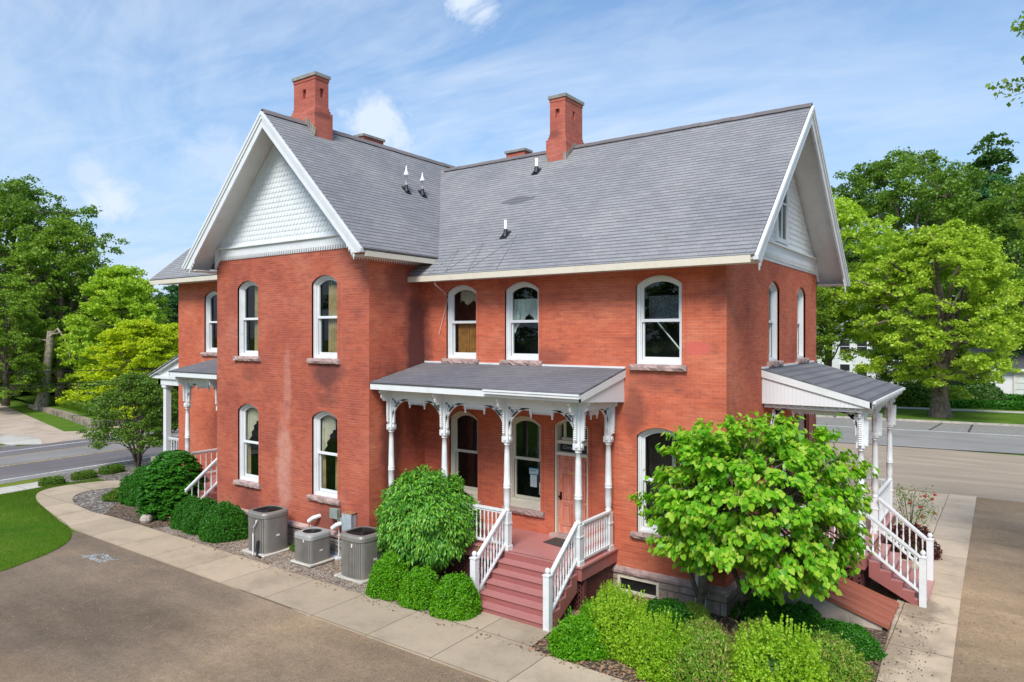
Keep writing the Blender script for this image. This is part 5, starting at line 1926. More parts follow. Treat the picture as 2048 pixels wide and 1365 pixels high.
# ------------------------------------------------------------------ equipment by the wing
def hvac(name, loc, s, h, label, lid_r=False, cable=False, big=True):
    """condenser: rounded-square ribbed cabinet, paler rim, dark fan grille, pad"""
    x, y, z = loc
    t = empty(name, loc, label, 'air conditioner', 'air conditioning units beside the wing')

    def outline(k, n=10):
        # squircle with bulging sides; k = half size
        P = []
        for i in range(4 * n):
            a = 2 * math.pi * i / (4 * n)
            c, s_ = math.cos(a), math.sin(a)
            e = 5.5 if not lid_r else 9
            r = 1 / (abs(c) ** e + abs(s_) ** e) ** (1 / e)
            bul = 1 + (.09 if not lid_r else .02) * (math.cos(4 * a) * .5 - .5) * -1 * (-.6)
            P.append((x + k * r * c * bul, y + k * r * s_ * bul))
        return P
    k = s / 2
    mb = MB('hvac')
    O = outline(k, 14)
    n = len(O)
    hb = h - .13
    for i in range(n):
        a, b = O[i], O[(i + 1) % n]
        # ribs: alternate in and out
        m = ((a[0] + b[0]) / 2, (a[1] + b[1]) / 2)
        def inn(p, q): return (x + (p[0] - x) * q, y + (p[1] - y) * q)
        seq = [a, inn(((a[0] * 3 + b[0]) / 4, (a[1] * 3 + b[1]) / 4), 1.0), inn(((a[0] * 3 + b[0]) / 4, (a[1] * 3 + b[1]) / 4), .955), inn(((a[0] + b[0] * 3) / 4, (a[1] + b[1] * 3) / 4), .955), inn(((a[0] + b[0] * 3) / 4, (a[1] + b[1] * 3) / 4), 1.0), b]
        if b[0] > x + k * .55 and abs(b[1] - y) < k * .8: seq = [a, b]
        for p, q in zip(seq, seq[1:]):
            mb.poly([(*p, z + .06), (*q, z + .06), (*q, z + hb), (*p, z + hb)])
    mb.build('cabinet', t)
    mb = MB('hvac_lid' if lid_r else 'hvac')
    O2 = outline(k * 1.03, 14); O3 = outline(k * .97, 14); O4 = outline(k * .80, 14)
    if lid_r: O4 = [(x + k * .72 * math.cos(2 * math.pi * i / n), y + k * .72 * math.sin(2 * math.pi * i / n)) for i in range(n)]
    for i in range(n):
        j = (i + 1) % n
        for A, za, B, zb in ((O2, z + hb - .02, O2, z + h - .06), (O2, z + h - .06, O3, z + h - .01), (O3, z + h - .01, O4, z + h), (O4, z + h, O4, z + h - .05)):
            mb.poly([(*A[i], za), (*A[j], za), (*B[j], zb), (*B[i], zb)], smooth=True)
    mb.build('top_rim', t)
    mb = MB('grille')
    mb.poly([(*p, z + h - .045) for p in O4])
    for r_ in np.linspace(.12, .95, 9):
        q = [(x + (p[0] - x) * r_, y + (p[1] - y) * r_, z + h - .02) for p in O4]
        mb.tube(q + [q[0]], .006, 4, cap=False)
    mb.build('fan_grille', t)
    mb = MB('concrete_pale')
    kk = k + .06
    mb.box(x - kk, x + kk, y - kk, y + kk, z, z + .06)
    mb.build('pad', t, bevel=.02)
    mb = MB('pvc')
    mb.box(x + k * .99, x + k * 1.02, y - .05, y + .05, z + h * .42, z + h * .46)
    mb.box(x + k * .2, x + k * .28, y - k * 1.04, y - k * 1.0, z + h * .74, z + h * .82)
    mb.build('sticker', t)
    if cable:
        mb = MB('pvc')
        X = x + k * .35
        mb.tube([(X, y - k * 1.03, z + h * .84), (X - .01, y - k * 1.09, z + h * .76), (X - .11, y - k * 1.12, z + h * .66), (X - .13, y - k * 1.13, z + h * .5), (X - .11, y - k * 1.15, z + .25), (X - .08, y - k * 1.2, z + .02)], .018, 8)
        mb.build('conduit', t)
        mb = MB('black')
        mb.tube([(X + .05, y - k * 1.04, z + h * .36), (X + .06, y - k * 1.12, z + h * .28), (X + .04, y - k * 1.12, z + .2), (X + .1, y - k * 1.2, z + .04), (X + .3, y - k * 1.25, z + .02)], .035, 8)
        mb.build('refrigerant_line', t)
    return t


hvac('air_conditioner', (-17.45, 12.36, 0), .92, 1.19, 'tall grey air conditioner with a white conduit, farthest from the steps', cable=True)
hvac('air_conditioner', (-15.56, 12.42, .03), .72, .83, 'short grey air conditioner with a round fan opening, between two tall ones', lid_r=True)
hvac('air_conditioner', (-13.66, 12.50, 0), .92, 1.14, 'tall grey air conditioner partly hidden by the round ball shrub')

mb = MB('meter_green')
mb.box(-15.50, -15.22, 12.98, 13.1, 1.12, 1.36); mb.box(-15.52, -15.20, 12.965, 12.985, 1.10, 1.38)
mb.box(-15.24, -15.2, 13.0, 13.1, 1.0, 1.12)
mb.tube([(-15.22, 13.05, 1.12), (-15.22, 13.05, .12), (-15.22, 12.95, .03)], .016, 6, mat='pvc')
mb.build('junction_box', loc=(-15.36, 13.05, 1.1), label='small green junction box on the brick wall under the lower window', cat='junction box', bevel=.01)
mb = MB('meter_blue')
mb.box(-14.90, -14.56, 12.90, 13.1, .86, 1.32); mb.box(-14.92, -14.54, 12.885, 12.905, .84, 1.335, 'meter_blue')
mb.prism([(-14.92, 12.885, 1.335), (-14.54, 12.885, 1.335), (-14.54, 13.1, 1.36), (-14.92, 13.1, 1.36)], (0, 0, .015), 'rust')
mb.tube([(-14.72, 13.0, .86), (-14.72, 13.02, .2)], .018, 6, mat='black')
mb.tube([(-15.04, 13.1, 1.12), (-15.04, 12.98, 1.12)], [.07, .06], 10, mat='meter_green')
mb.build('disconnect_box', loc=(-14.73, 13.0, .86), label='pale blue disconnect box with a rusty top near the wing corner', cat='electrical box', bevel=.008)
for k, (x, z) in enumerate(((-16.12, 1.0), (-15.12, .96))):
    mb = MB('pvc')
    mb.tube([(x, 13.14, z + .03), (x - .0, 12.98, z + .03), (x - .06, 12.93, z + .0), (x - .20, 12.90, z - .11)], [.06, .06, .062, .066], 12)
    mb.tube([(x - .20, 12.90, z - .11), (x - .215, 12.897, z - .125)], [.055, .05], 10, mat='black')
    mb.build('vent_elbow', loc=(x, 13.0, z), label=('white plastic vent elbow on the wall above the short air conditioner', 'white plastic vent elbow on the wall beside the pale blue box')[k], cat='vent pipe', group='white vent elbows on the wing wall')
mb = MB('rust')
mb.tube([(-16.42, 13.12, .98), (-16.42, 13.0, .98)], .05, 8); mb.tube([(-16.42, 13.03, .98), (-16.42, 12.99, .80), (-16.40, 12.98, .5)], .014, 6)
mb.build('wall_tap', loc=(-16.42, 13.05, .5), label='rusty wall tap left of the white vent elbow', cat='tap')
mb = MB('meter_green')
mb.box(-5.86, -5.44, 15.08, 15.26, .90, 1.42, 'metal_grey')
mb.tube([(-5.74, 15.17, .92), (-5.74, 15.17, 0)], .055, 10, mat='pvc'); mb.tube([(-5.58, 15.17, .92), (-5.58, 15.17, 0)], .028, 8, mat='pvc')
mb.build('meter_box', loc=(-5.65, 15.17, 0), label='pale grey meter box on a white pipe behind the tree with heart-shaped leaves', cat='meter box', bevel=.01)
rs_ = random.Random(8)
mb = MB('foundation_stone')


def rock(name, loc, s, label, cat, mat='foundation_stone'):
    mb = MB(mat); x, y, z = loc
    rr = random.Random(int(abs(x * 100)))
    rings = []
    prof = [(0.02, .0), (.85, .05), (1, .35), (.85, .7), (.5, .92), (.01, 1)]
    jit = [rr.uniform(.8, 1.2) for _ in range(9)]
    ids = [[mb.v((x + s[0] * r * jit[k] * math.cos(k * .698), y + s[1] * r * jit[k] * math.sin(k * .698), z + s[2] * h)) for k in range(9)] for r, h in prof]
    for a, b in zip(ids, ids[1:]):
        for j in range(9):
            mb.F.append((a[j], a[(j + 1) % 9], b[(j + 1) % 9], b[j])); mb.M.append(mat); mb.S.append(False)
    return mb.build(name, loc=loc, label=label, cat=cat)


rock('boulder', (-23.3, 11.85, .01), (.22, .18, .26), 'rounded grey stone at the foot of the tall layered bush', 'rock')
# scattered chips and dead leaves in the beds (uncountable)


def litter(name, n, area, z, mats, s0, s1, label, cat='leaf litter', flat=.35, seed=0):
    rg = np.random.default_rng(seed)
    x0, x1, y0, y1 = area
    P = np.stack([rg.uniform(x0, x1, n), rg.uniform(y0, y1, n), np.full(n, z) + rg.uniform(0, .02, n)], 1)
    X = unit(rg, n); X[:, 2] *= flat; N = unit(rg, n) * .5 + np.array([(0, 0, 1.)])
    V, F = leaves(P, X, N, rg.uniform(s0, s1, n), QUAD)
    me = np_mesh(name, V, F, mats); o = bpy.data.objects.new(name, me); COL.objects.link(o)
    return tag(o, label, cat, kind='stuff')


litter('bed_litter', 2600, (-23, -10.1, 11.5, 13.0), .015, 'dead_leaf', .02, .06, 'brown dry leaves on the gravel around the air conditioners', seed=1)
litter('bed_litter', 3500, (-8, -2.1, 11.3, 15.2), .02, 'dead_leaf', .03, .09, 'brown bark chips under the bright shrubs by the steps', seed=2)
litter('walk_litter', 260, (-2.2, -1.2, 13.0, 18.0), .04, 'bark_dark', .015, .04, 'dark leaf crumbs on the side walk below the side steps', seed=3)
litter('walk_litter', 260, (-20, -4, 11.2, 11.6), .035, 'dead_leaf', .02, .06, 'dry leaves along the inner edge of the front sidewalk', seed=4)
litter('lot_pebbles', 3500, (-9, 1.5, 6.0, 9.9), .006, 'bark_pale', .010, .032, 'loose pebbles scattered over the near gravel', 'pebbles', seed=5)
litter('lot_pebbles', 2500, (-.9, 3.5, 9, 24), .006, 'bark_pale', .012, .04, 'loose pebbles scattered over the gravel right of the side walk', 'pebbles', seed=6)
litter('lot_pebbles', 1500, (-21, -9, 5.5, 9.9), .006, 'bark_pale', .010, .028, 'loose pebbles scattered over the darker gravel by the lawn', 'pebbles', seed=7)
# chalk scribble
mb = MB('chalk')
rr = random.Random(4)
for k in range(30):
    a = rr.uniform(0, 6.28); L = rr.uniform(.06, .3)
    cx_, cy_ = -20.6 + rr.uniform(-.45, .45), 9.25 + rr.uniform(-.22, .22)
    d = Vector((math.cos(.3 + rr.uniform(-.4, .4)), math.sin(.3 + rr.uniform(-.4, .4)), 0)) * L
    s_ = Vector((-d.y, d.x, 0)).normalized() * .012
    c = Vector((cx_, cy_, .004)) 
    mb.poly([c - d - s_, c + d - s_, c + d + s_, c - d + s_])
mb.build('chalk_scribble', kind='structure')


# ------------------------------------------------------------------ shrubs and trees
def shrub_mesh(name, n, leaf, shape, mat, R3, seed, lump=.12, fill=.35, droop=0., up=.3, spikes=0, flat_top=None, box=False, core='leaf_dark', base=.0, tufts=150, tdeep=.10, rag=.018, shoot=(.12, .34)):
    """leafy mound of half-axes R3 standing on z=0: shell of leaves plus inner leaves"""
    rg = np.random.default_rng(seed)
    D = unit(rg, n)
    D[:, 2] = np.abs(D[:, 2]) * rg.choice([1, 1, 1, -.35], n)
    D /= np.linalg.norm(D, axis=1, keepdims=True)
    K = unit(rg, 28); A = rg.uniform(.4, 1, 28)
    lum = (np.maximum(0, (D @ K.T) - .75) / .25 * A).max(1)
    if box:
        e = 5.
        rad = 1 / (np.abs(D[:, 0]) ** e + np.abs(D[:, 1]) ** e + np.abs(D[:, 2]) ** e) ** (1 / e)
    else:
        rad = np.ones(n)
    depth = rg.uniform(0, 1, n) ** 2.2 * fill
    nt = tufts
    T = unit(rg, nt); T[:, 2] = np.abs(T[:, 2])
    md = (D @ T.T).max(1)
    rad = rad * (1 + rg.normal(size=nt)[(D @ T.T).argmax(1)] * .035) * (1 - np.minimum(.22, np.maximum(0, 1 - md) / (2.2 / nt) * tdeep)) * (1 + rg.exponential(rag, n))
    r = rad * (1 - lump * .6 + lump * lum) * (1 - depth)
    Rz = np.array(R3)
    P = D * r[:, None] * Rz
    P[:, 2] += R3[2] * base
    P[:, 2] = np.maximum(P[:, 2], .01 + rg.uniform(0, .1, n))
    Nn = D + unit(rg, n) * .75
    X = unit(rg, n) * .8 + D * .5
    X[:, 2] += up - droop
    N = Nn - X * ((Nn * X).sum(1) / (X * X).sum(1))[:, None]
    parts = [leaves(P, X, N, leaf * rg.uniform(.65, 1.3, n), shape)]
    for k in range(spikes):     # upright shoots
        d = unit(rg, 1)[0]; d[2] = abs(d[2]) * .8 + .35; d /= np.linalg.norm(d)
        p0 = d * Rz * .92; L = rg.uniform(*shoot); m = 30
        t = rg.uniform(0, 1, m)
        ax = np.array([d[0] * .35, d[1] * .35, 1.]); ax /= np.linalg.norm(ax)
        Pp = p0 + ax * (t * L)[:, None] + unit(rg, m) * (.022 * (1.15 - t))[:, None]
        Xx = unit(rg, m) + ax * .7
        parts.append(leaves(Pp, Xx, unit(rg, m) + d * .5, leaf * rg.uniform(.6, 1.1, m), shape))
    V, F = join(parts)
    me = np_mesh(name, V, F, mat)
    return me


def core_mesh(R3, k=.72, seed=0):
    """twiggy dark core under the leaves so that shrubs are not hollow"""
    rg = np.random.default_rng(seed)
    n = 1600
    D = unit(rg, n); D[:, 2] = np.abs(D[:, 2])
    P = D * (k * rg.uniform(.55, 1, n) ** .5)[:, None] * np.array(R3)
    V, F = leaves(P, unit(rg, n), D, np.full(n, .16 * max(R3)), QUAD)
    return np_mesh('branch_core', V, F, 'leaf_dark')


def shrub(name, label, cat, loc, me, core=None, rz=0, sc=1., group=None):
    t = empty(name, loc, label, cat, group, rz)
    t.scale = (sc,) * 3 if not hasattr(sc, '__len__') else sc
    o = bpy.data.objects.new('foliage', me); COL.objects.link(o); o.parent = t
    if core:
        c = bpy.data.objects.new('branches', core); COL.objects.link(c); c.parent = t
    return t


# round drooping bush by the steps
G = 'shrubs planted along the walls'

def full_ball(name, n, leaf, shape, mat, R3, seed, lump, fill, droop, zc):
    rg = np.random.default_rng(seed)
    D = unit(rg, n)
    K = unit(rg, 40); A = rg.uniform(.3, 1, 40)
    lum = (np.maximum(0, (D @ K.T) - .8) / .2 * A).max(1)
    T = unit(rg, 130); dt = D @ T.T
    r = (1 - lump + lump * 1.4 * lum) * (1 - rg.uniform(0, 1, n) ** 2.4 * fill) * (1 + (rg.normal(size=130) * .04)[dt.argmax(1)]) * (1 - np.minimum(.25, (1 - dt.max(1)) / .02 * .10)) * (1 + rg.exponential(.022, n))
    P = D * r[:, None] * np.array(R3); P[:, 2] += zc
    low = P[:, 2] < zc - R3[2] * .72
    P[low, 2] += rg.uniform(0, .25, low.sum())
    X = D * .55 + unit(rg, n) * .5; X[:, 2] -= droop
    N = D * .9 + unit(rg, n) * .5; N[:, 2] += .35
    V, F = leaves(P, X, N, leaf * rg.uniform(.65, 1.25, n), shape)
    return np_mesh(name, V, F, mat)


t = empty('drooping_bush', (-12.15, 13.35, 0), 'big round glossy green bush with drooping pointed leaves left of the front steps', 'bush')
me = full_ball('foliage', 22000, .115, POINTED, 'leaf_glossy', (1.34, 1.28, 1.28), 3, .08, .28, .7, 1.52)
o = bpy.data.objects.new('foliage', me); COL.objects.link(o); o.parent = t
cm = core_mesh((1.1, 1.1, 1.1), .8, 3)
o = bpy.data.objects.new('inner_foliage', cm); COL.objects.link(o); o.parent = t; o.location = (0, 0, 1.5)
o2 = bpy.data.objects.new('inner_foliage', cm); COL.objects.link(o2); o2.parent = t; o2.location = (0, 0, 1.5); o2.rotation_euler = (R(180), 0, 0)
mb = MB('bark_dark')
ORG[t.name] = Vector((-12.15, 13.35, 0))
for dx, dy in ((0, 0), (.1, .05), (-.1, .08), (.05, -.1)):
    mb.tube([(-12.15 + dx, 13.35 + dy, 0), (-12.15 + dx * 2, 13.35 + dy * 2, .5), (-12.15 + dx * 4, 13.35 + dy * 4, 1.3)], [.05, .04, .02], 8)
mb.build('trunk', t)

m_ball = shrub_mesh('foliage', 20000, .034, QUAD, 'leaf_boxball', (.52, .52, .86), 11, lump=.06, fill=.22, up=.5, tdeep=.06)
m_ballc = core_mesh((.5, .5, .82), .82, 2)
for k, (x, y, s, lb) in enumerate(((-12.15, 11.98, (1.0, 1.0, 1.12), 'bright green ball shrub against the tall air conditioner, first of three by the steps'),
                                   (-11.16, 11.98, (.98, .98, .98), 'bright green ball shrub in the middle of the three by the steps'),
                                   (-10.12, 12.02, (1.08, 1.08, 1.0), 'bright green ball shrub touching the front steps'))):
    shrub('ball_shrub', lb, 'shrub', (x, y, 0), m_ball, m_ballc, rz=k * 2.1, sc=s, group='three bright ball shrubs by the front steps')
m_dark = shrub_mesh('foliage', 26000, .034, QUAD, 'leaf_boxdark', (.72, .68, .90), 12, lump=.04, fill=.16, up=.45, tdeep=.035)
m_darkc = core_mesh((.7, .66, .86), .84, 3)
for k, (x, y, s, lb) in enumerate(((-19.72, 12.42, (1.08, 1.04, 1.12), 'dark green mound shrub nearest the air conditioners'),
                                   (-20.95, 12.5, (.9, .9, 1.06), 'dark green mound shrub in the middle of the row of three'),
                                   (-21.75, 12.5, (.85, .85, 1.02), 'dark green mound shrub beside the tall layered bush'))):
    shrub('mound_shrub', lb, 'shrub', (x, y, 0), m_dark, m_darkc, rz=k * 1.7, sc=s, group='row of dark mound shrubs before the wing')
# tall layered yew
rg = np.random.default_rng(77)


def yew_mesh():
    parts = []
    n = 950
    for i in range(n):
        z = .12 + 2.2 * rg.uniform() ** .9
        rr_ = 1.3 * math.sqrt(max(0.02, 1 - (z / 2.42) ** 2.2)) * rg.uniform(.80, 1.05)
        a = rg.uniform(0, 6.283)
        c = np.array([rr_ * math.cos(a), rr_ * math.sin(a), z])
        d = np.array([math.cos(a), math.sin(a), -.25])
        m = 34
        tt = rg.uniform(-.5, .6, m)
        side = np.array([-math.sin(a), math.cos(a), 0])
        w = rg.normal(size=m) * .09 * (1.2 - np.abs(tt))
        P = c + d * (tt * .30)[:, None] + side * w[:, None] + np.array([0, 0, 1]) * (rg.normal(size=m) * .012 - tt ** 2 * .05)[:, None]
        X = d + side * (w * 6)[:, None] + unit(rg, m) * .3
        N = np.array([[0, 0, 1.]]) + unit(rg, m) * .35 + d * .4
        parts.append(leaves(P, X, N, .085 * rg.uniform(.7, 1.3, m), QUAD))
    V, F = join(parts)
    return np_mesh('foliage', V, F, 'leaf_yew')


shrub('layered_yew', 'tall dark bush with layered sprays, left of the row of mound shrubs', 'bush', (-23.6, 12.95, 0), yew_mesh(), core_mesh((1.15, 1.15, 2.1), .85, 9), sc=(.80, .80, .93))
m_hedge = shrub_mesh('foliage', 24000, .036, QUAD, 'leaf_boxdark', (.8, .62, .78), 14, lump=.06, fill=.2, up=.45, box=True)
m_hedgec = core_mesh((.72, .55, .7), .9, 5)
for k, (x, y, s, rz, lb) in enumerate(((-26.1, 13.1, (.95, .85, 1.3), .1, 'square clipped dark hedge block beside the tall layered bush'),
                                       (-28.3, 14.9, (1.3, .7, 1.05), .5, 'long low clipped hedge behind the river rocks'),
                                       (-24.0, 14.7, (.9, .9, 1.1), 0, 'clipped dark hedge under the small corner porch'),
                                       (-21.75, 14.2, (.7, .7, 1.1), 0, 'dark clipped shrub between the small porch steps and the wing corner'),
                                       (-29.6, 17.4, (1.2, .8, 1.0), .5, 'clipped hedge at the foot of the open airy tree'))):
    shrub('clipped_hedge', lb, 'hedge', (x, y, 0), m_hedge, m_hedgec, rz=rz, sc=s, group='clipped hedges near the west porch')
m_low = shrub_mesh('foliage', 7000, .05, QUAD, 'leaf_olive', (.62, .42, .42), 15, lump=.12, fill=.3, up=.4, box=True)
m_lowc = core_mesh((.5, .32, .34), .85, 6)
for k, (x, y, s, lb) in enumerate(((-32.3, 12.55, .72, 'low hedge tuft at the end of the curved walk, closest to the lawn'), (-32.55, 13.9, .74, 'low hedge tuft in the middle of the curved row'),
                                   (-32.9, 15.2, .8, 'low hedge tuft in the curved row nearest the airy tree'), )):
    shrub('low_hedge', lb, 'hedge', (x, y, 0), m_low, m_lowc, rz=1.2 + .25 * k, sc=s, group='low hedge tufts along the curved walk')
m_tuft = shrub_mesh('foliage', 1500, .10, POINTED, 'leaf_olive', (.4, .35, .3), 16, lump=.3, fill=.6, up=.9)
for k, (x, y, s, lb) in enumerate(((-27.4, 12.7, 1.0, 'small leafy tuft growing in the river rocks'), (-28.3, 13.4, .8, 'smaller leafy tuft behind the one in the river rocks'),
                                   (-16.75, 12.9, .7, 'weedy grey-green tuft between the first two air conditioners'))):
    shrub('leafy_tuft', lb, 'plant', (x, y, .01), m_tuft, None, rz=k, sc=s, group='small weedy tufts')

# bed of bright shrubs under the redbud
m_priv = shrub_mesh('foliage', 24000, .038, QUAD, 'leaf_privet', (.68, .66, .95), 21, lump=.28, fill=.5, up=.8, spikes=150, tdeep=.16, rag=.04, shoot=(.15, .42), tufts=90)
m_privc = core_mesh((.66, .64, .9), .78, 7)
m_spir = shrub_mesh('foliage', 15000, .065, POINTED, 'leaf_spirea', (.70, .68, .72), 22, lump=.26, fill=.5, up=.9, spikes=70, tdeep=.16, rag=.045, shoot=(.1, .26), tufts=90)
m_spirc = core_mesh((.64, .62, .66), .78, 8)
m_flat = shrub_mesh('foliage', 20000, .034, QUAD, 'leaf_boxdark', (.72, .62, .55), 23, lump=.12, fill=.25, up=.5)
m_flatc = core_mesh((.66, .56, .5), .84, 9)
m_lime = shrub_mesh('foliage', 18000, .038, QUAD, 'leaf_boxball', (.62, .6, .62), 24, lump=.2, fill=.4, up=.6, spikes=20, rag=.03)
m_limec = core_mesh((.56, .54, .56), .8, 10)
bed = [
    (m_lime, m_limec, -6.95, 12.05, (1.0, 1.0, .95), 'low bright shrub at the foot of the front steps'),
    (m_lime, m_limec, -7.05, 13.15, (.85, .9, .9), 'low bright shrub against the lattice beside the front steps'),
    (m_priv, m_privc, -6.35, 12.55, (1.1, 1.0, 1.05), 'tall feathery yellow-green shrub nearest the basement window'),
    (m_priv, m_privc, -7.3, 14.0, (.5, .5, .62), 'slim feathery shoots in front of the basement window'),
    (m_flat, m_flatc, -5.95, 13.95, (1.05, .95, 1.0), 'dark green low shrub under the basement window'),
    (m_priv, m_privc, -5.25, 12.15, (.92, .92, .92), 'feathery yellow-green shrub in the middle of the front row'),
    (m_spir, m_spirc, -4.45, 12.2, (1.05, 1.05, 1.0), 'shrub with pinkish leaf tips at the bottom edge of the photo'),
    (m_spir, m_spirc, -4.95, 13.35, (.75, .75, .72), 'shrub with reddish tips around the thinner tree stem'),
    (m_priv, m_privc, -3.3, 12.45, (1.25, 1.2, 1.12), 'tallest feathery yellow-green shrub in the lower right bed'),
    (m_spir, m_spirc, -3.9, 13.75, (1.0, .9, .8), 'olive spirea shrub in the shade of the heart-leaved tree'),
    (m_flat, m_flatc, -4.45, 15.55, (.85, .85, .95), 'dark low shrub right behind the leaning trunk'),
    (m_flat, m_flatc, -3.65, 15.55, (.85, .85, .9), 'dark low shrub between the leaning trunk and the cellar doors'),
    (m_flat, m_flatc, -2.75, 15.1, (1.0, .85, .85), 'flat dark green shrub at the corner below the cellar doors'),
    (m_spir, m_spirc, -2.75, 13.7, (.9, .95, .85), 'olive spirea shrub beside the side walk'),
    (m_spir, m_spirc, -5.6, 14.6, (.5, .5, .5), 'small spirea at the foot of the double stem'),
]
for k, (m, c, x, y, s, lb) in enumerate(bed):
    shrub({'foliage': 'bed_shrub'}.get('x', 'bed_shrub'), lb, 'shrub', (x, y, .01), m, c, rz=k * 1.3, sc=s, group='mixed shrubs in the bed right of the steps')
m_barb = shrub_mesh('foliage', 7000, .045, QUAD, 'leaf_barberry', (.62, .62, .75), 25, lump=.1, fill=.3, up=.5)
shrub('barberry_bush', 'round dark purple bush behind the side steps', 'bush', (-2.35, 22.6, .03), m_barb, core_mesh((.55, .55, .7), .8, 4), sc=1.15)
t = empty('rose_bush', (-2.55, 24.2, .03), 'straggly rose bush with dark red flowers behind the side porch', 'bush')
rg2 = np.random.default_rng(31)
V, F = [], []
P = np.concatenate([np.array([math.cos(a) * r_, math.sin(a) * r_, z]) + rg2.normal(size=(26, 3)) * .10 for a, r_, z in zip(rg2.uniform(0, 6.3, 34), rg2.uniform(.1, .75, 34), rg2.uniform(.4, 1.5, 34))])
V, F = leaves(P, unit(rg2, len(P)), unit(rg2, len(P)) + np.array([(0, 0, .5)]), rg2.uniform(.05, .1, len(P)), POINTED)
o = bpy.data.objects.new('foliage', np_mesh('foliage', V, F, 'leaf_olive')); COL.objects.link(o); o.parent = t
mb = MB('rose_flower')
ORG[t.name] = Vector((-2.55, 24.2, .03))
for k in range(11):
    p = P[rg2.integers(0, len(P))] + np.array(ORG[t.name])
    mb.lathe(tuple(p), [(.01, -.03), (.05, -.01), (.055, .02), (.03, .045), (.005, .04)], 7)
mb.build('rose_flower', t)
mb = MB('bark_dark')
for k in range(9):
    a = rg2.uniform(0, 6.3); r_ = rg2.uniform(.3, .7)
    x, y, z = ORG[t.name]
    mb.tube([(x, y, z), (x + .4 * r_ * math.cos(a), y + .4 * r_ * math.sin(a), z + .6), (x + r_ * math.cos(a), y + r_ * math.sin(a), z + 1.3)], [.014, .01, .006], 5)
mb.build('stem', t)


# ---- trees -----------------------------------------------------------
def limb(p0, p1, r0, r1, rg, n=6, sag=.12, wob=.05):
    p0 = np.array(p0, float); p1 = np.array(p1, float)
    L = np.linalg.norm(p1 - p0)
    pts = []
    for i in range(n + 1):
        t = i / n
        p = p0 + (p1 - p0) * t
        p[2] += sag * L * math.sin(math.pi * t) 
        if 0 < i < n: p += rg.normal(size=3) * wob * L * .3
        pts.append(tuple(p))
    return pts, [r0 + (r1 - r0) * (i / n) ** .8 for i in range(n + 1)]


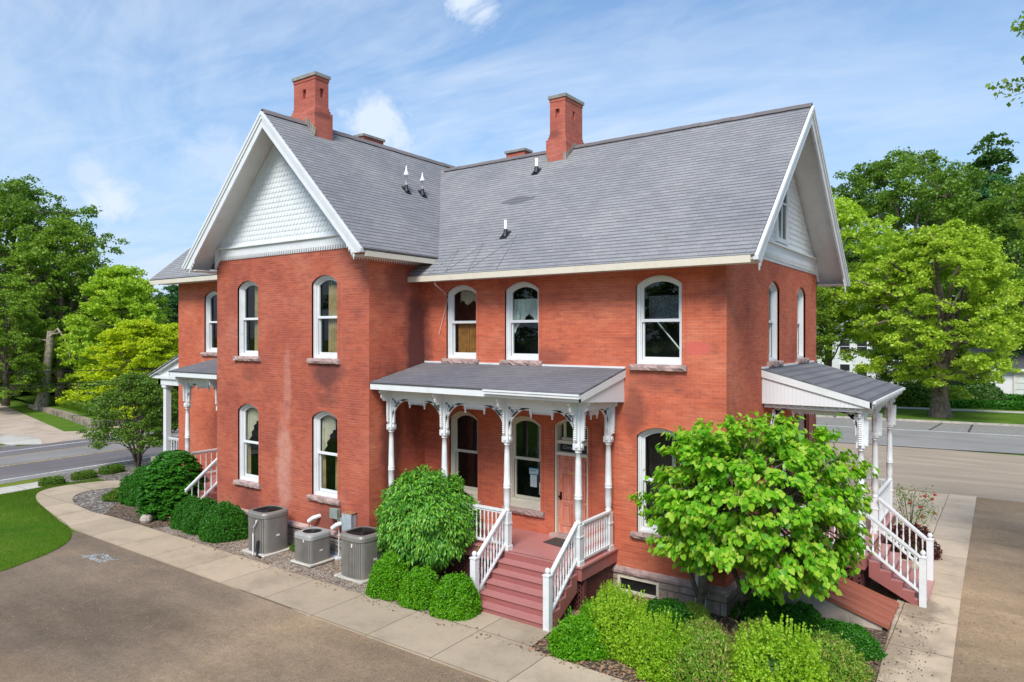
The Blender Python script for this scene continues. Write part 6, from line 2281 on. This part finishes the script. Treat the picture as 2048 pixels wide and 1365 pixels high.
def make_tree(seed, H_, cw, cb, tr, nclu, per, leaf, crad, shape=QUAD, barkm='bark', leafm='leaf_forest', lean=(0, 0), fork=.35, profile='round', flat=.75, tnum=10, shoots=True):
    """returns (trunk mesh, crown mesh): H_ height, cw crown half width, cb crown base, tr trunk radius"""
    rg = np.random.default_rng(seed)
    # cluster centres
    C = []
    tries = 0
    while len(C) < nclu and tries < 40000:
        tries += 1
        z = cb + (H_ - cb) * rg.uniform(0, 1)
        t = (z - cb) / (H_ - cb)
        if profile == 'round': w = math.sqrt(max(0, 1 - (2 * t - .86) ** 2 / 1.3))
        elif profile == 'cone': w = (1 - t) ** .75 * .95 + .04
        elif profile == 'vase': w = .35 + .65 * math.sin(math.pi * min(1, t * .75 + .15))
        else: w = math.sqrt(max(0, 1 - t ** 2))
        a = rg.uniform(0, 6.283)
        lob = 1 + .22 * math.sin(3 * a + seed) + .14 * math.sin(5 * a + 2 * seed + t * 6)
        r = cw * w * lob * (rg.uniform(.25, 1) ** .5)
        c = np.array([r * math.cos(a), r * math.sin(a), z])
        if all(np.sum((c - q) ** 2) > (crad * .62) ** 2 for q in C): C.append(c)
    C = np.array(C)
    ln = np.array([lean[0], lean[1], 0.])
    C = C + ln * (C[:, 2:3] / H_)
    mb = MB(barkm)
    zt = cb + (H_ - cb) * .62
    path = []
    for i in range(9):
        t = i / 8
        path.append((ln[0] * t * zt / H_ + rg.normal() * .012 * H_ * t, ln[1] * t * zt / H_ + rg.normal() * .012 * H_ * t, zt * t))
    rad = [tr * (1.35 if i == 0 else 1.06 if i == 1 else 1) * (1 - .72 * (i / 8)) for i in range(9)]
    mb.tube(path, rad, 12)
    # main limbs
    order = rg.permutation(len(C))
    mains = []
    for i in order[:max(6, nclu // 9)]:
        c = C[i]
        t0 = rg.uniform(fork, .9)
        k = int(t0 * 8); p0 = np.array(path[k])
        if p0[2] > c[2] - .3: p0 = np.array(path[max(1, int(8 * max(.15, (c[2] - 1.0) / zt * .8)))]) if c[2] > 2 else np.array(path[2])
        pts, rr_ = limb(p0, c, max(.035, rad[k] * .5), .03 * tr / .3 + .008, rg, sag=.10)
        mb.tube(pts, rr_, 6, cap=False)
        mains.append(pts)
    allp = np.array([p for m in mains for p in m[2:]] + [path[-1], path[-2], path[-3]])
    for i in order[max(6, nclu // 9):]:
        c = C[i]
        d = np.linalg.norm(allp - c, axis=1) + np.maximum(0, allp[:, 2] - c[2]) * 1.5
        p0 = allp[np.argmin(d)]
        pts, rr_ = limb(p0, c, .022 * tr / .3 + .01, .008, rg, n=4, sag=.06)
        mb.tube(pts, rr_, 4, cap=False)
    n = nclu * per
    tm = bpy.data.meshes.new('trunk')
    tm.from_pydata(mb.V, [], mb.F); tm.materials.append(MATS[barkm]); tm.polygons.foreach_set('use_smooth', mb.S)
    # leaves: sprays around each cluster, denser on the outer and upper side
    parts = []
    for c in C:
        R_ = crad * rg.uniform(.6, 1.25)
        m = int(per * (R_ / crad) ** 2 * rg.uniform(.7, 1.15))
        # several flat sprays per clump
        ns = 7
        sc = unit(rg, ns) * np.array([1, 1, flat]) * R_ * rg.uniform(.45, 1., (ns, 1))
        sid = rg.integers(0, ns, m)
        off = unit(rg, m) * (rg.uniform(0, 1, m) ** .6)[:, None] * np.array([1, 1, .5]) * R_ * .52
        P = c + sc[sid] + off
        P[:, 2] -= (off[:, 0] ** 2 + off[:, 1] ** 2) / max(R_, .1) * .5
        X = off + unit(rg, m) * .35 * R_; X[:, 2] -= .12 * R_
        N = unit(rg, m) * .9 + np.array([(0, 0, .75)])
        parts.append(leaves(P, X, N, leaf * rg.uniform(.6, 1.35, m), shape))
    V, F = join(parts)
    return tm, np_mesh('crown', V, F, leafm)


def tree(name, label, loc, meshes, rz=0, sc=1., group=None, leafm=None, barkm=None, cat='tree'):
    t = empty(name, loc, label, cat, group, rz)
    t.scale = (sc,) * 3 if not hasattr(sc, '__len__') else sc
    for nme, me, mt in (('trunk', meshes[0], barkm), ('crown', meshes[1], leafm)):
        o = bpy.data.objects.new(nme, me); COL.objects.link(o); o.parent = t
        if mt:
            o.material_slots[0].link = 'OBJECT'; o.material_slots[0].material = MATS[mt]
    return t


T_A = make_tree(1, 20, 7.5, 3.5, .55, 230, 420, .19, 1.35)
T_D = make_tree(5, 18, 5.6, 5.6, .4, 150, 320, .19, 1.2)
T_B = make_tree(2, 16, 5.5, 1.6, .42, 190, 340, .19, 1.15, profile='dome')
T_C = make_tree(3, 11, 4.0, .4, .25, 150, 340, .17, .9, profile='dome', flat=.7)
T_E = make_tree(7, 20, 3.6, .8, .3, 100, 200, .26, 1.1, profile='cone', leafm='leaf_dark', flat=.35)

GL = 'trees of the wood across the left road'
for nm, m, x, y, z, sc, rz, lf, lb in (
    ('broadleaf_tree', T_A, -77.5, 26.8, .4, 1.0, .4, 'leaf_deep', 'tallest dark-leaved tree with a thick trunk at the left edge, behind the driveway'),
    ('broadleaf_tree', T_A, -84, 21.5, .3, .98, 2.0, 'leaf_forest', 'large tree behind the driveway, cut by the left edge of the photo'),
    ('broadleaf_tree', T_B, -71.0, 28.4, .5, 1.0, 1.1, 'leaf_forest', 'leafy mid-green tree behind the bare pale trunk'),
    ('broadleaf_tree', T_A, -88, 36, .6, .60, 3.6, 'leaf_bluegreen', 'dark tree behind the tallest one'),
    ('broadleaf_tree', T_C, -61.5, 29.2, .5, 1.02, 2.6, 'leaf_lime', 'light yellow-green maple with an upright dome crown'),
    ('broadleaf_tree', T_C, -67.5, 33.5, .5, .92, 4.4, 'leaf_forest', 'mid-green tree tucked behind the yellow-green maple'),
    ('broadleaf_tree', T_B, -93, 46, .6, .76, 5.2, 'leaf_bronze', 'bronze-tinted distant tree seen above the yellow-green maple'),
    ('broadleaf_tree', T_B, -88, 50.5, .6, .62, 3.2, 'leaf_bronze', 'dusky distant tree between the maple and the house'),
    ('broadleaf_tree', T_C, -74, 41.5, .6, .98, 1.4, 'leaf_bluegreen', 'dark bluish green tree touching the corner of the house'),
    ('broadleaf_tree', T_C, -65, 39, .6, .80, 1.0, 'leaf_dark', 'dark thicket tree right behind the yellow one'),
    ('broadleaf_tree', T_C, -51.5, 25.6, .5, (.86, .86, .60), 0.2, 'leaf_yellow', 'golden yellow tree next to the left corner of the house'),
    ('broadleaf_tree', T_C, -52.8, 29.0, .5, (.80, .80, .58), 2.2, 'leaf_yellow', 'second golden yellow tree, half hidden by the house'),
    ('broadleaf_tree', T_B, -66, 22.3, .5, .56, 3.9, 'leaf_forest', 'low branching tree between the two bare trunks'),
    ('broadleaf_tree', T_B, -100, 34, .5, 1.0, 3.9, 'leaf_dark', 'shadowy tree deep in the wood behind the tallest one'),
    ('broadleaf_tree', T_B, -97, 24, .5, 1.0, .9, 'leaf_dark', 'shadowy tree deep in the wood at the left edge'),
    ('broadleaf_tree', T_B, -82, 33, .5, .66, 1.9, 'leaf_dark', 'shadowy tree filling the gap right of the tallest one'),
    ('broadleaf_tree', T_B, -75.5, 35, .5, .62, 2.9, 'leaf_dark', 'shadowy low tree behind the mid-green tree'),
    ('broadleaf_tree', T_B, -63, 46, .5, .5, 4.4, 'leaf_bluegreen', 'distant rounded tree almost hidden by the corner of the house')):
    tree(nm, lb, (x, y, z), m, rz, sc, GL, lf)
m_under = shrub_mesh('foliage', 9000, .2, QUAD, 'leaf_forest', (2.3, 2.0, 2.0), 51, lump=.35, fill=.5, up=.3)
m_underc = core_mesh((2.1, 1.8, 1.7), .8, 12)
for k, (x, y, s, lb) in enumerate(((-59.5, 26.8, 1.1, 'bright leafy thicket right of the bare pale trunk'), (-57.0, 27.6, 1.15, 'leafy thicket behind the long grass, beside the golden trees'), (-64.5, 29, 1.1, 'shaded thicket behind the bare pale trunk'),
                                   (-70, 30.5, 1.2, 'shaded thicket between the bare trunk and the thick trunk'), (-78, 30.5, 1.2, 'shaded thicket behind the thick trunk'), (-55.2, 31, 1.3, 'leafy thicket under the golden trees'),
                                   (-85, 28, 1.3, 'shaded thicket at the far end of the driveway'), (-49, 31, 1.2, 'leafy thicket under the nearest golden tree'), (-58, 34, 1.5, 'dark thicket behind the golden trees'))):
    o = shrub('thicket', lb, 'thicket', (x, y, .4), m_under, m_underc, rz=k * 1.1, sc=s, group='undergrowth of the wood across the left road')
    if k not in (0, 5, 7):
        for ch in o.children:
            if ch.name.startswith('foliage'):
                ch.material_slots[0].link = 'OBJECT'; ch.material_slots[0].material = MATS[('leaf_forest', 'leaf_dark', 'leaf_bluegreen')[k % 3]]

# bare pale trunk (snag)
t = empty('dead_tree', (-65.0, 24.9, .45), 'bare pale dead trunk with stub branches across the left road', 'tree')
mb = MB('bark_pale')
x, y, z = -65., 24.9, .4
mb.tube([(x - .6, y - .2, z - .4), (x - .3, y - .1, z + 1.2), (x, y, z + 3.2), (x + .3, y + .1, z + 5.4), (x + .35, y + .1, z + 6.1)], [.60, .38, .31, .28, .22], 12)
mb.tube([(x + .3, y, z + 5.5), (x + 1.2, y + .3, z + 6.3), (x + 2.2, y + .6, z + 5.2), (x + 2.5, y + .7, z + 3.9)], [.12, .08, .06, .02], 6)
mb.tube([(x + .3, y, z + 5.3), (x - 1.3, y - .5, z + 5.5)], [.1, .03], 6)
mb.tube([(x + .1, y, z + 2.9), (x - .9, y - .3, z + 3.0)], [.08, .03], 6)
mb.tube([(x + .35, y, z + 5.8), (x + 1.7, y + .4, z + 6.0)], [.09, .03], 6)
mb.build('trunk', t)

# stone retaining wall
t = empty('retaining_wall', (-50, 22.3, 0), 'low stepped stone retaining wall between driveway and long grass', 'retaining wall')
ORG[t.name] = Vector((-50, 22.3, 0))
mb = MB('wall_stone')
rr = random.Random(5)


def stone_run(a, b, h0, h1, n, w=.5):
    a = Vector((*a, 0)); b = Vector((*b, 0)); d = (b - a)
    s_ = Vector((-d.y, d.x, 0)).normalized() * w
    for i in range(n):
        p = a + d * (i / n); q = a + d * ((i + .96) / n)
        h = h0 + (h1 - h0) * (i / n)
        rows = 2 if h > .35 else 1
        for r_ in range(rows):
            e = rr.uniform(-.03, .03)
            mb.hexa([p + Vector((0, 0, h * r_ / rows)) - s_ * e, q + Vector((0, 0, h * r_ / rows)) - s_ * e, q + s_ + Vector((0, 0, h * r_ / rows)), p + s_ + Vector((0, 0, h * r_ / rows)),
                     p + Vector((0, 0, h * (r_ + .95) / rows)) - s_ * e, q + Vector((0, 0, h * (r_ + .95) / rows)) - s_ * e, q + s_ + Vector((0, 0, h * (r_ + .95) / rows)), p + s_ + Vector((0, 0, h * (r_ + .95) / rows))])


stone_run((-49.6, 21.6), (-51.6, 40), .46, .46, 16)
stone_run((-68.5, 24.8), (-58, 23.2), .30, .38, 9)
stone_run((-58, 23.2), (-49.6, 21.6), .40, .48, 8)
mb.build('stone_course', t)
# long grass on the raised ground
rng = np.random.default_rng(9)


def raised_sampler(n):
    x = rng.uniform(-66, -50.3, n); y = 22.9 + (-50 - x) * .17 + rng.uniform(0, 1, n) ** 1.5 * 5.5
    return np.stack([x, y, np.full(n, .38)], 1)


grass_tufts('long_grass', 26000, raised_sampler, .38, 'long uncut grass above the stone wall across the left road')

# overhead wires
for k, (z0, z1, lb) in enumerate(((4.55, 4.42, 'highest of the three thin overhead wires on the left'), (3.98, 3.86, 'middle one of the three thin overhead wires on the left'), (3.82, 3.72, 'lowest of the three thin overhead wires on the left'))):
    mb = MB('black')
    mb.tube([(-35.6, -30, z0 + .35), (-35.9, -5, z0 + .0), (-36, 11.95, z0), (-36, 19.5, z1), (-36.5, 45, z1 + .3), (-38, 70, z1 + 1.2)], .018, 5)
    mb.build('overhead_wire', loc=(-36, 12, z0), label=lb, cat='wire', group='overhead wires along the left road')

# airy ornamental tree by the west corner
T_O = make_tree(12, 5.3, 2.7, 1.5, .10, 120, 260, .095, .60, barkm='bark_dark', leafm='leaf_olive', profile='dome', fork=.1, flat=.5)
t = tree('ornamental_tree', 'small airy tree with several dark stems beside the curved walk', (-33.2, 16.5, .02), T_O, .7, (.80, .80, .80))
mb = MB('bark_dark'); ORG[t.name] = Vector((0, 0, 0))
for a, r_, h in ((.2, .5, 2.0), (1.6, .8, 2.2), (2.9, .6, 2.4), (4.2, .9, 2.1), (5.3, 1.0, 2.3)):
    mb.tube([(.05 * math.cos(a), .05 * math.sin(a), 0), (r_ * .4 * math.cos(a), r_ * .4 * math.sin(a), h * .45), (r_ * math.cos(a), r_ * math.sin(a), h), (r_ * 1.5 * math.cos(a), r_ * 1.5 * math.sin(a), h * 1.5)], [.085, .06, .045, .015], 8)
mb.build('stem', t)

# redbud beside the house corner: big folded heart leaves
rg = np.random.default_rng(41)


def redbud():
    loc = Vector((-4.72, 14.85, 0))
    t = empty('redbud_tree', loc, 'leaning multi-stem tree with large bright heart-shaped leaves at the house corner', 'tree')
    ORG[t.name] = loc
    C = []
    cc = np.array([.40, -.28, 2.82])
    k = 0
    while len(C) < 290 and k < 30000:
        k += 1
        d = unit(rg, 1)[0]
        r_ = rg.uniform(.25, 1.0) ** .4
        d = d / (np.abs(d) ** 2.7).sum() ** (1 / 2.7)
        p = cc + d * r_ * np.array([1.70, 1.66, 1.62]) * (1 + .08 * math.sin(5 * math.atan2(d[1], d[0])))
        if p[2] < (1.62 if p[0] < .75 else 1.2) or (p[1] > .30 and p[0] < -.25): continue
        if all(np.sum((p - q) ** 2) > .235 ** 2 for q in C): C.append(p)
    for k in range(12):
        d = unit(rg, 1)[0]; d[2] *= .8
        p = cc + d * np.array([1.95, 1.9, 1.75]) * rg.uniform(.98, 1.1)
        if p[2] > 1.6 and not (p[1] > .3 and p[0] < -.2): C.append(p)
    C = np.array(C)
    mb = MB('bark')
    b0 = Vector((-.95, .15, 0)); b1 = Vector((-.05, -.25, 0))
    stems = []
    for base, tops in ((b0, ((-.75, .05, 1.1), (-.5, -.1, 2.1), (-.3, -.2, 3.3))), (b0 + Vector((.05, .02, .25)), ((-1.05, .0, .9), (-1.15, -.2, 1.6), (-1.3, -.4, 2.5))), (b1, ((.18, -.2, .75), (.50, -.15, 1.5), (.9, -.2, 2.9))), (Vector((.18, -.2, .75)), ((-.05, -.3, 1.4), (-.1, -.5, 2.2), (.1, -.7, 3.2)))):
        pts = [tuple(base)] + list(tops)
        r0 = .10 if base in (b0, b1) else .06
        mb.tube([Vector(p) + loc for p in pts], [r0, r0 * .85, r0 * .6, .02], 10)
        stems += [np.array(pts[i]) * (1 - s) + np.array(pts[i + 1]) * s for i in range(1, len(pts) - 1) for s in (0, .33, .66)]
    stems = np.array(stems)
    for c in C:
        p0 = stems[np.argmin(np.linalg.norm(stems - c, axis=1) + rg.uniform(0, .5, len(stems)))]
        pts, rr_ = limb(p0, c, .026, .008, rg, 5, .08, .08)
        mb.tube([Vector(p) + loc for p in pts], rr_, 5, cap=False)
    mb.build('trunk', t)
    parts = []; pods = []
    for c in C:
        out = (c - cc) / np.linalg.norm(c - cc)
        m = int(rg.uniform(70, 110))
        # leaves hang in ranks along short shoots
        tw = unit(rg, 7) * .5 + out * .55; tw[:, 2] *= .5
        sid = rg.integers(0, 7, m); s = rg.uniform(.0, 1, m)
        P = c + tw[sid] * (s * .52)[:, None] + rg.normal(size=(m, 3)) * .045
        P[:, 2] -= .05
        X = unit(rg, m) * .5 + tw[sid] * .5 + out * .25; X[:, 2] -= .65
        N = unit(rg, m) * .5 + out * .55; N[:, 2] += .55
        keep = P[:, 2] > (1.22 if c[0] < .75 else .9)
        parts.append(leaves(P[keep], X[keep], N[keep], .10 * rg.uniform(.5, 1.35, keep.sum()), HEART))
        if rg.uniform() < .4:
            q = c + rg.normal(size=(9, 3)) * .07
            pods.append(leaves(q, np.array([[0, 0, -1.]]) + unit(rg, 9) * .25, unit(rg, 9), .10 * rg.uniform(.7, 1.2, 9), POINTED))
    V, F = join(parts)
    o = bpy.data.objects.new('crown', np_mesh('crown', V, F, 'leaf_redbud')); COL.objects.link(o); o.parent = t
    V, F = join(pods)
    o = bpy.data.objects.new('seed_pods', np_mesh('seed_pods', V, F, 'dead_leaf')); COL.objects.link(o); o.parent = t; o['kind'] = 'stuff'


redbud()

# right side across the street
T_M = make_tree(21, 14.2, 5.9, 2.9, .60, 270, 380, .17, .92, barkm='bark', leafm='leaf_maple', fork=.25, flat=.62, profile='round')
tree('maple_tree', 'broad yellow-green maple with a thick trunk on the grass strip across the street', (-4.5, 61.6, .04), T_M, 1.2, 1.0)
GR = 'trees behind the grass strip across the street'
for nm, m, x, y, z, sc, rz, lf, bk, lb in (
    ('broadleaf_tree', T_A, -10.5, 95, 0, 1.36, .9, 'leaf_deep', None, 'tallest dark-green tree behind the white house'),
    ('broadleaf_tree', T_A, 3.0, 88, 0, 1.12, 2.2, 'leaf_deep', None, 'tall tree over the garage at the right edge'),
    ('broadleaf_tree', T_D, -13.2, 66, 0, 1.0, 3.1, 'leaf_lime', None, 'light green tree rising beside the east gable'),
    ('broadleaf_tree', T_D, -15.0, 62, 0, .72, 4.1, 'leaf_forest', None, 'lower green tree between the east wall and the white house'),
    ('broadleaf_tree', T_A, -3.5, 108, 0, 1.3, 4.0, 'leaf_bluegreen', None, 'distant tree filling the sky gap behind the maple'),
    ('broadleaf_tree', T_A, 9, 104, 0, 1.15, 5.0, 'leaf_deep', None, 'distant tree beyond the right edge behind the garage'),
    ('broadleaf_tree', T_A, -20, 100, 0, .92, 1.0, 'leaf_deep', None, 'distant tree directly behind the white house roof'),
    ('broadleaf_tree', T_C, -9.2, 76, 0, .74, 2.9, 'leaf_olive', None, 'olive green tree behind the bushes left of the maple trunk'),
    ('conifer_tree', T_E, -2.6, 112, 0, 1.62, 0, 'leaf_dark', 'bark_dark', 'dark spruce top above the broadleaf trees')):
    tree(nm, lb, (x, y, z), m, rz, sc, GR, lf, bk)
for k, (x, y, s, lf, lb) in enumerate(((-7.4, 71.0, .95, 'leaf_olive', 'bushy olive hedge left of the maple trunk'), (-9.6, 70.5, 1.0, 'leaf_forest', 'bushy hedge nearest the side porch roof'), (-5.0, 73.5, .9, 'leaf_forest', 'bush right behind the maple trunk'),
                                       (-2.4, 77.0, .95, 'leaf_dark', 'dark bush at the left corner of the garage'), (-12.0, 71, 1.0, 'leaf_bronze', 'bronze bush below the white house windows'))):
    o = shrub('garden_bush', lb, 'bush', (x, y, .05), m_under, m_underc, rz=k * 1.4, sc=s, group='bushes behind the far sidewalk')
    for ch in o.children:
        if ch.name.startswith('foliage'):
            ch.material_slots[0].link = 'OBJECT'; ch.material_slots[0].material = MATS[lf]
m_lh = shrub_mesh('foliage', 5000, .14, QUAD, 'leaf_boxdark', (3.0, .5, .6), 61, lump=.15, fill=.3, up=.5, box=True)
shrub('front_hedge', 'long low hedge beyond the far sidewalk', 'hedge', (-1.5, 71.4, .05), m_lh, core_mesh((2.7, .45, .5), .85, 21), rz=.16)
shrub('garage_hedge', 'low hedge at the foot of the garage wall', 'hedge', (-.9, 79.2, .05), m_lh, core_mesh((2.7, .45, .5), .85, 22), rz=.0, sc=(.8, 1, 1.1))

# white house across the street
t = empty('white_house', (-16, 88, 0), 'white clapboard house half hidden by trees on the right', 'house')
ORG[t.name] = Vector((-16, 88, 0))
hx0, hx1, hy = -23, -11.9, 84.0
mb = MB('clapboard')
mb.box(hx0, hx1, hy, hy + 9, 0, 6.2)
mb.prism([(hx1, hy, 6.2), (hx1, hy + 9, 6.2), (hx1, hy + 4.5, 10.0)], (-(hx1 - hx0), 0, 0))
mb.build('wall', t)
mb = MB('metal_grey')
for sg in (0, 1):
    y0 = hy - .4 if sg == 0 else hy + 9.4
    mb.prism([(hx0 - .4, y0, 6.05), (hx1 + .4, y0, 6.05), (hx1 + .4, hy + 4.5, 10.25), (hx0 - .4, hy + 4.5, 10.25)], (0, 0, .1))
mb.build('roof', t)
for x in (-13.4, -15.1, -17.9, -20.6):
    for z in (1.5, 4.2):
        mb = MB('white')
        mb.box(x - .6, x + .6, hy - .06, hy, z - .1, z + 1.55)
        w_ = mb.build('window', t)
        mb = MB('black'); mb.box(x - .48, x + .48, hy - .07, hy - .055, z, z + 1.45, 'black'); mb.box(x - .48, x + .48, hy - .075, hy - .05, z + .7, z + .75, 'white'); mb.build('pane', w_)
mb = MB('white')
mb.box(-11.9, -8.4, hy + 1.5, hy + 6, 0, 3.4)
mb.box(-11.9, -8.0, hy + 1.2, hy + 6.2, 3.4, 3.65)
mb.box(-10.6, -9.3, hy + 1.42, hy + 1.5, 1.2, 2.4, 'black')
mb.build('side_room', t)
# garage
t = empty('garage', (0, 81, 0), 'low white garage with dark roof and pale overhead door at the right edge', 'garage')
ORG[t.name] = Vector((0, 81, 0))
mb = MB('beadboard')
mb.box(-3.4, 8.0, 80.6, 88, 0, 3.0)
mb.build('wall', t)
mb = MB('garage_roof')
mb.prism([(-3.8, 80.1, 2.95), (8.4, 80.1, 2.95), (8.4, 84.4, 5.0), (-3.8, 84.4, 5.0)], (0, 0, .12))
mb.prism([(-3.8, 88.6, 2.95), (8.4, 88.6, 2.95), (8.4, 84.4, 5.0), (-3.8, 84.4, 5.0)], (0, 0, .12))
mb.build('roof', t)
mb = MB('white'); mb.box(-3.85, 8.4, 80.04, 80.12, 2.82, 3.05); mb.build('fascia', t)
mb = MB('concrete_pale'); mb.box(.1, 2.8, 80.52, 80.6, 0, 2.35, 'curtain_white')
for z in (.55, 1.1, 1.7): mb.box(.1, 2.8, 80.50, 80.53, z, z + .03, 'cap_stone')
ring(mb, lambda u, d, z: (u, 80.6 - d, z), 1.45, [(-1.5, 0), (-1.5, 2.5), (1.5, 2.5), (1.5, 0)], [(-1.35, 0), (-1.35, 2.35), (1.35, 2.35), (1.35, 0)], 0, .12, 'cream')
mb.build('garage_door', t)
mb = MB('black'); mb.lathe((-1.1, 80.5, 1.9), [(.04, 0), (.11, .12), (.12, .3), (.03, .42)], 8); mb.build('wall_lamp', t)

# tree whose branch tip enters at the upper right
T_S = make_tree(33, 15.2, 4.2, 7.5, .3, 75, 420, .11, .85, leafm='leaf_forest', barkm='bark', flat=.5)
tree('overhanging_tree', 'leafy branch tip reaching in at the upper right edge', (4.75, 19.1, 0), T_S, .5, 1.0, cat='tree')

# trees behind the viewpoint, seen mirrored in the window panes
for k, (x, y, s) in enumerate(((-34, -22, 1.0), (-22, -27, .9), (-46, -24, 1.05), (-12, -24, .95), (-58, -30, 1.1), (-3, -28, 1.0), (9, -22, .9))):
    tree('yard_tree', 'tree standing behind the viewpoint, %s of the row across the gravel lot' % ('first second third fourth fifth sixth seventh'.split()[k]), (x, y, 0), T_B, k * 1.3, s, 'row of trees reflected in the windows', 'leaf_forest')
for k, (x, y, s) in enumerate(((34, 14, 1.0), (40, 24, 1.1), (36, 34, 1.0))):
    tree('yard_tree', 'tree right of the gravel drive, %s one from the viewpoint' % ('nearest middle farthest'.split()[k]), (x, y, 0), T_B, k * 1.3, s, 'row of trees reflected in the side windows', 'leaf_forest')
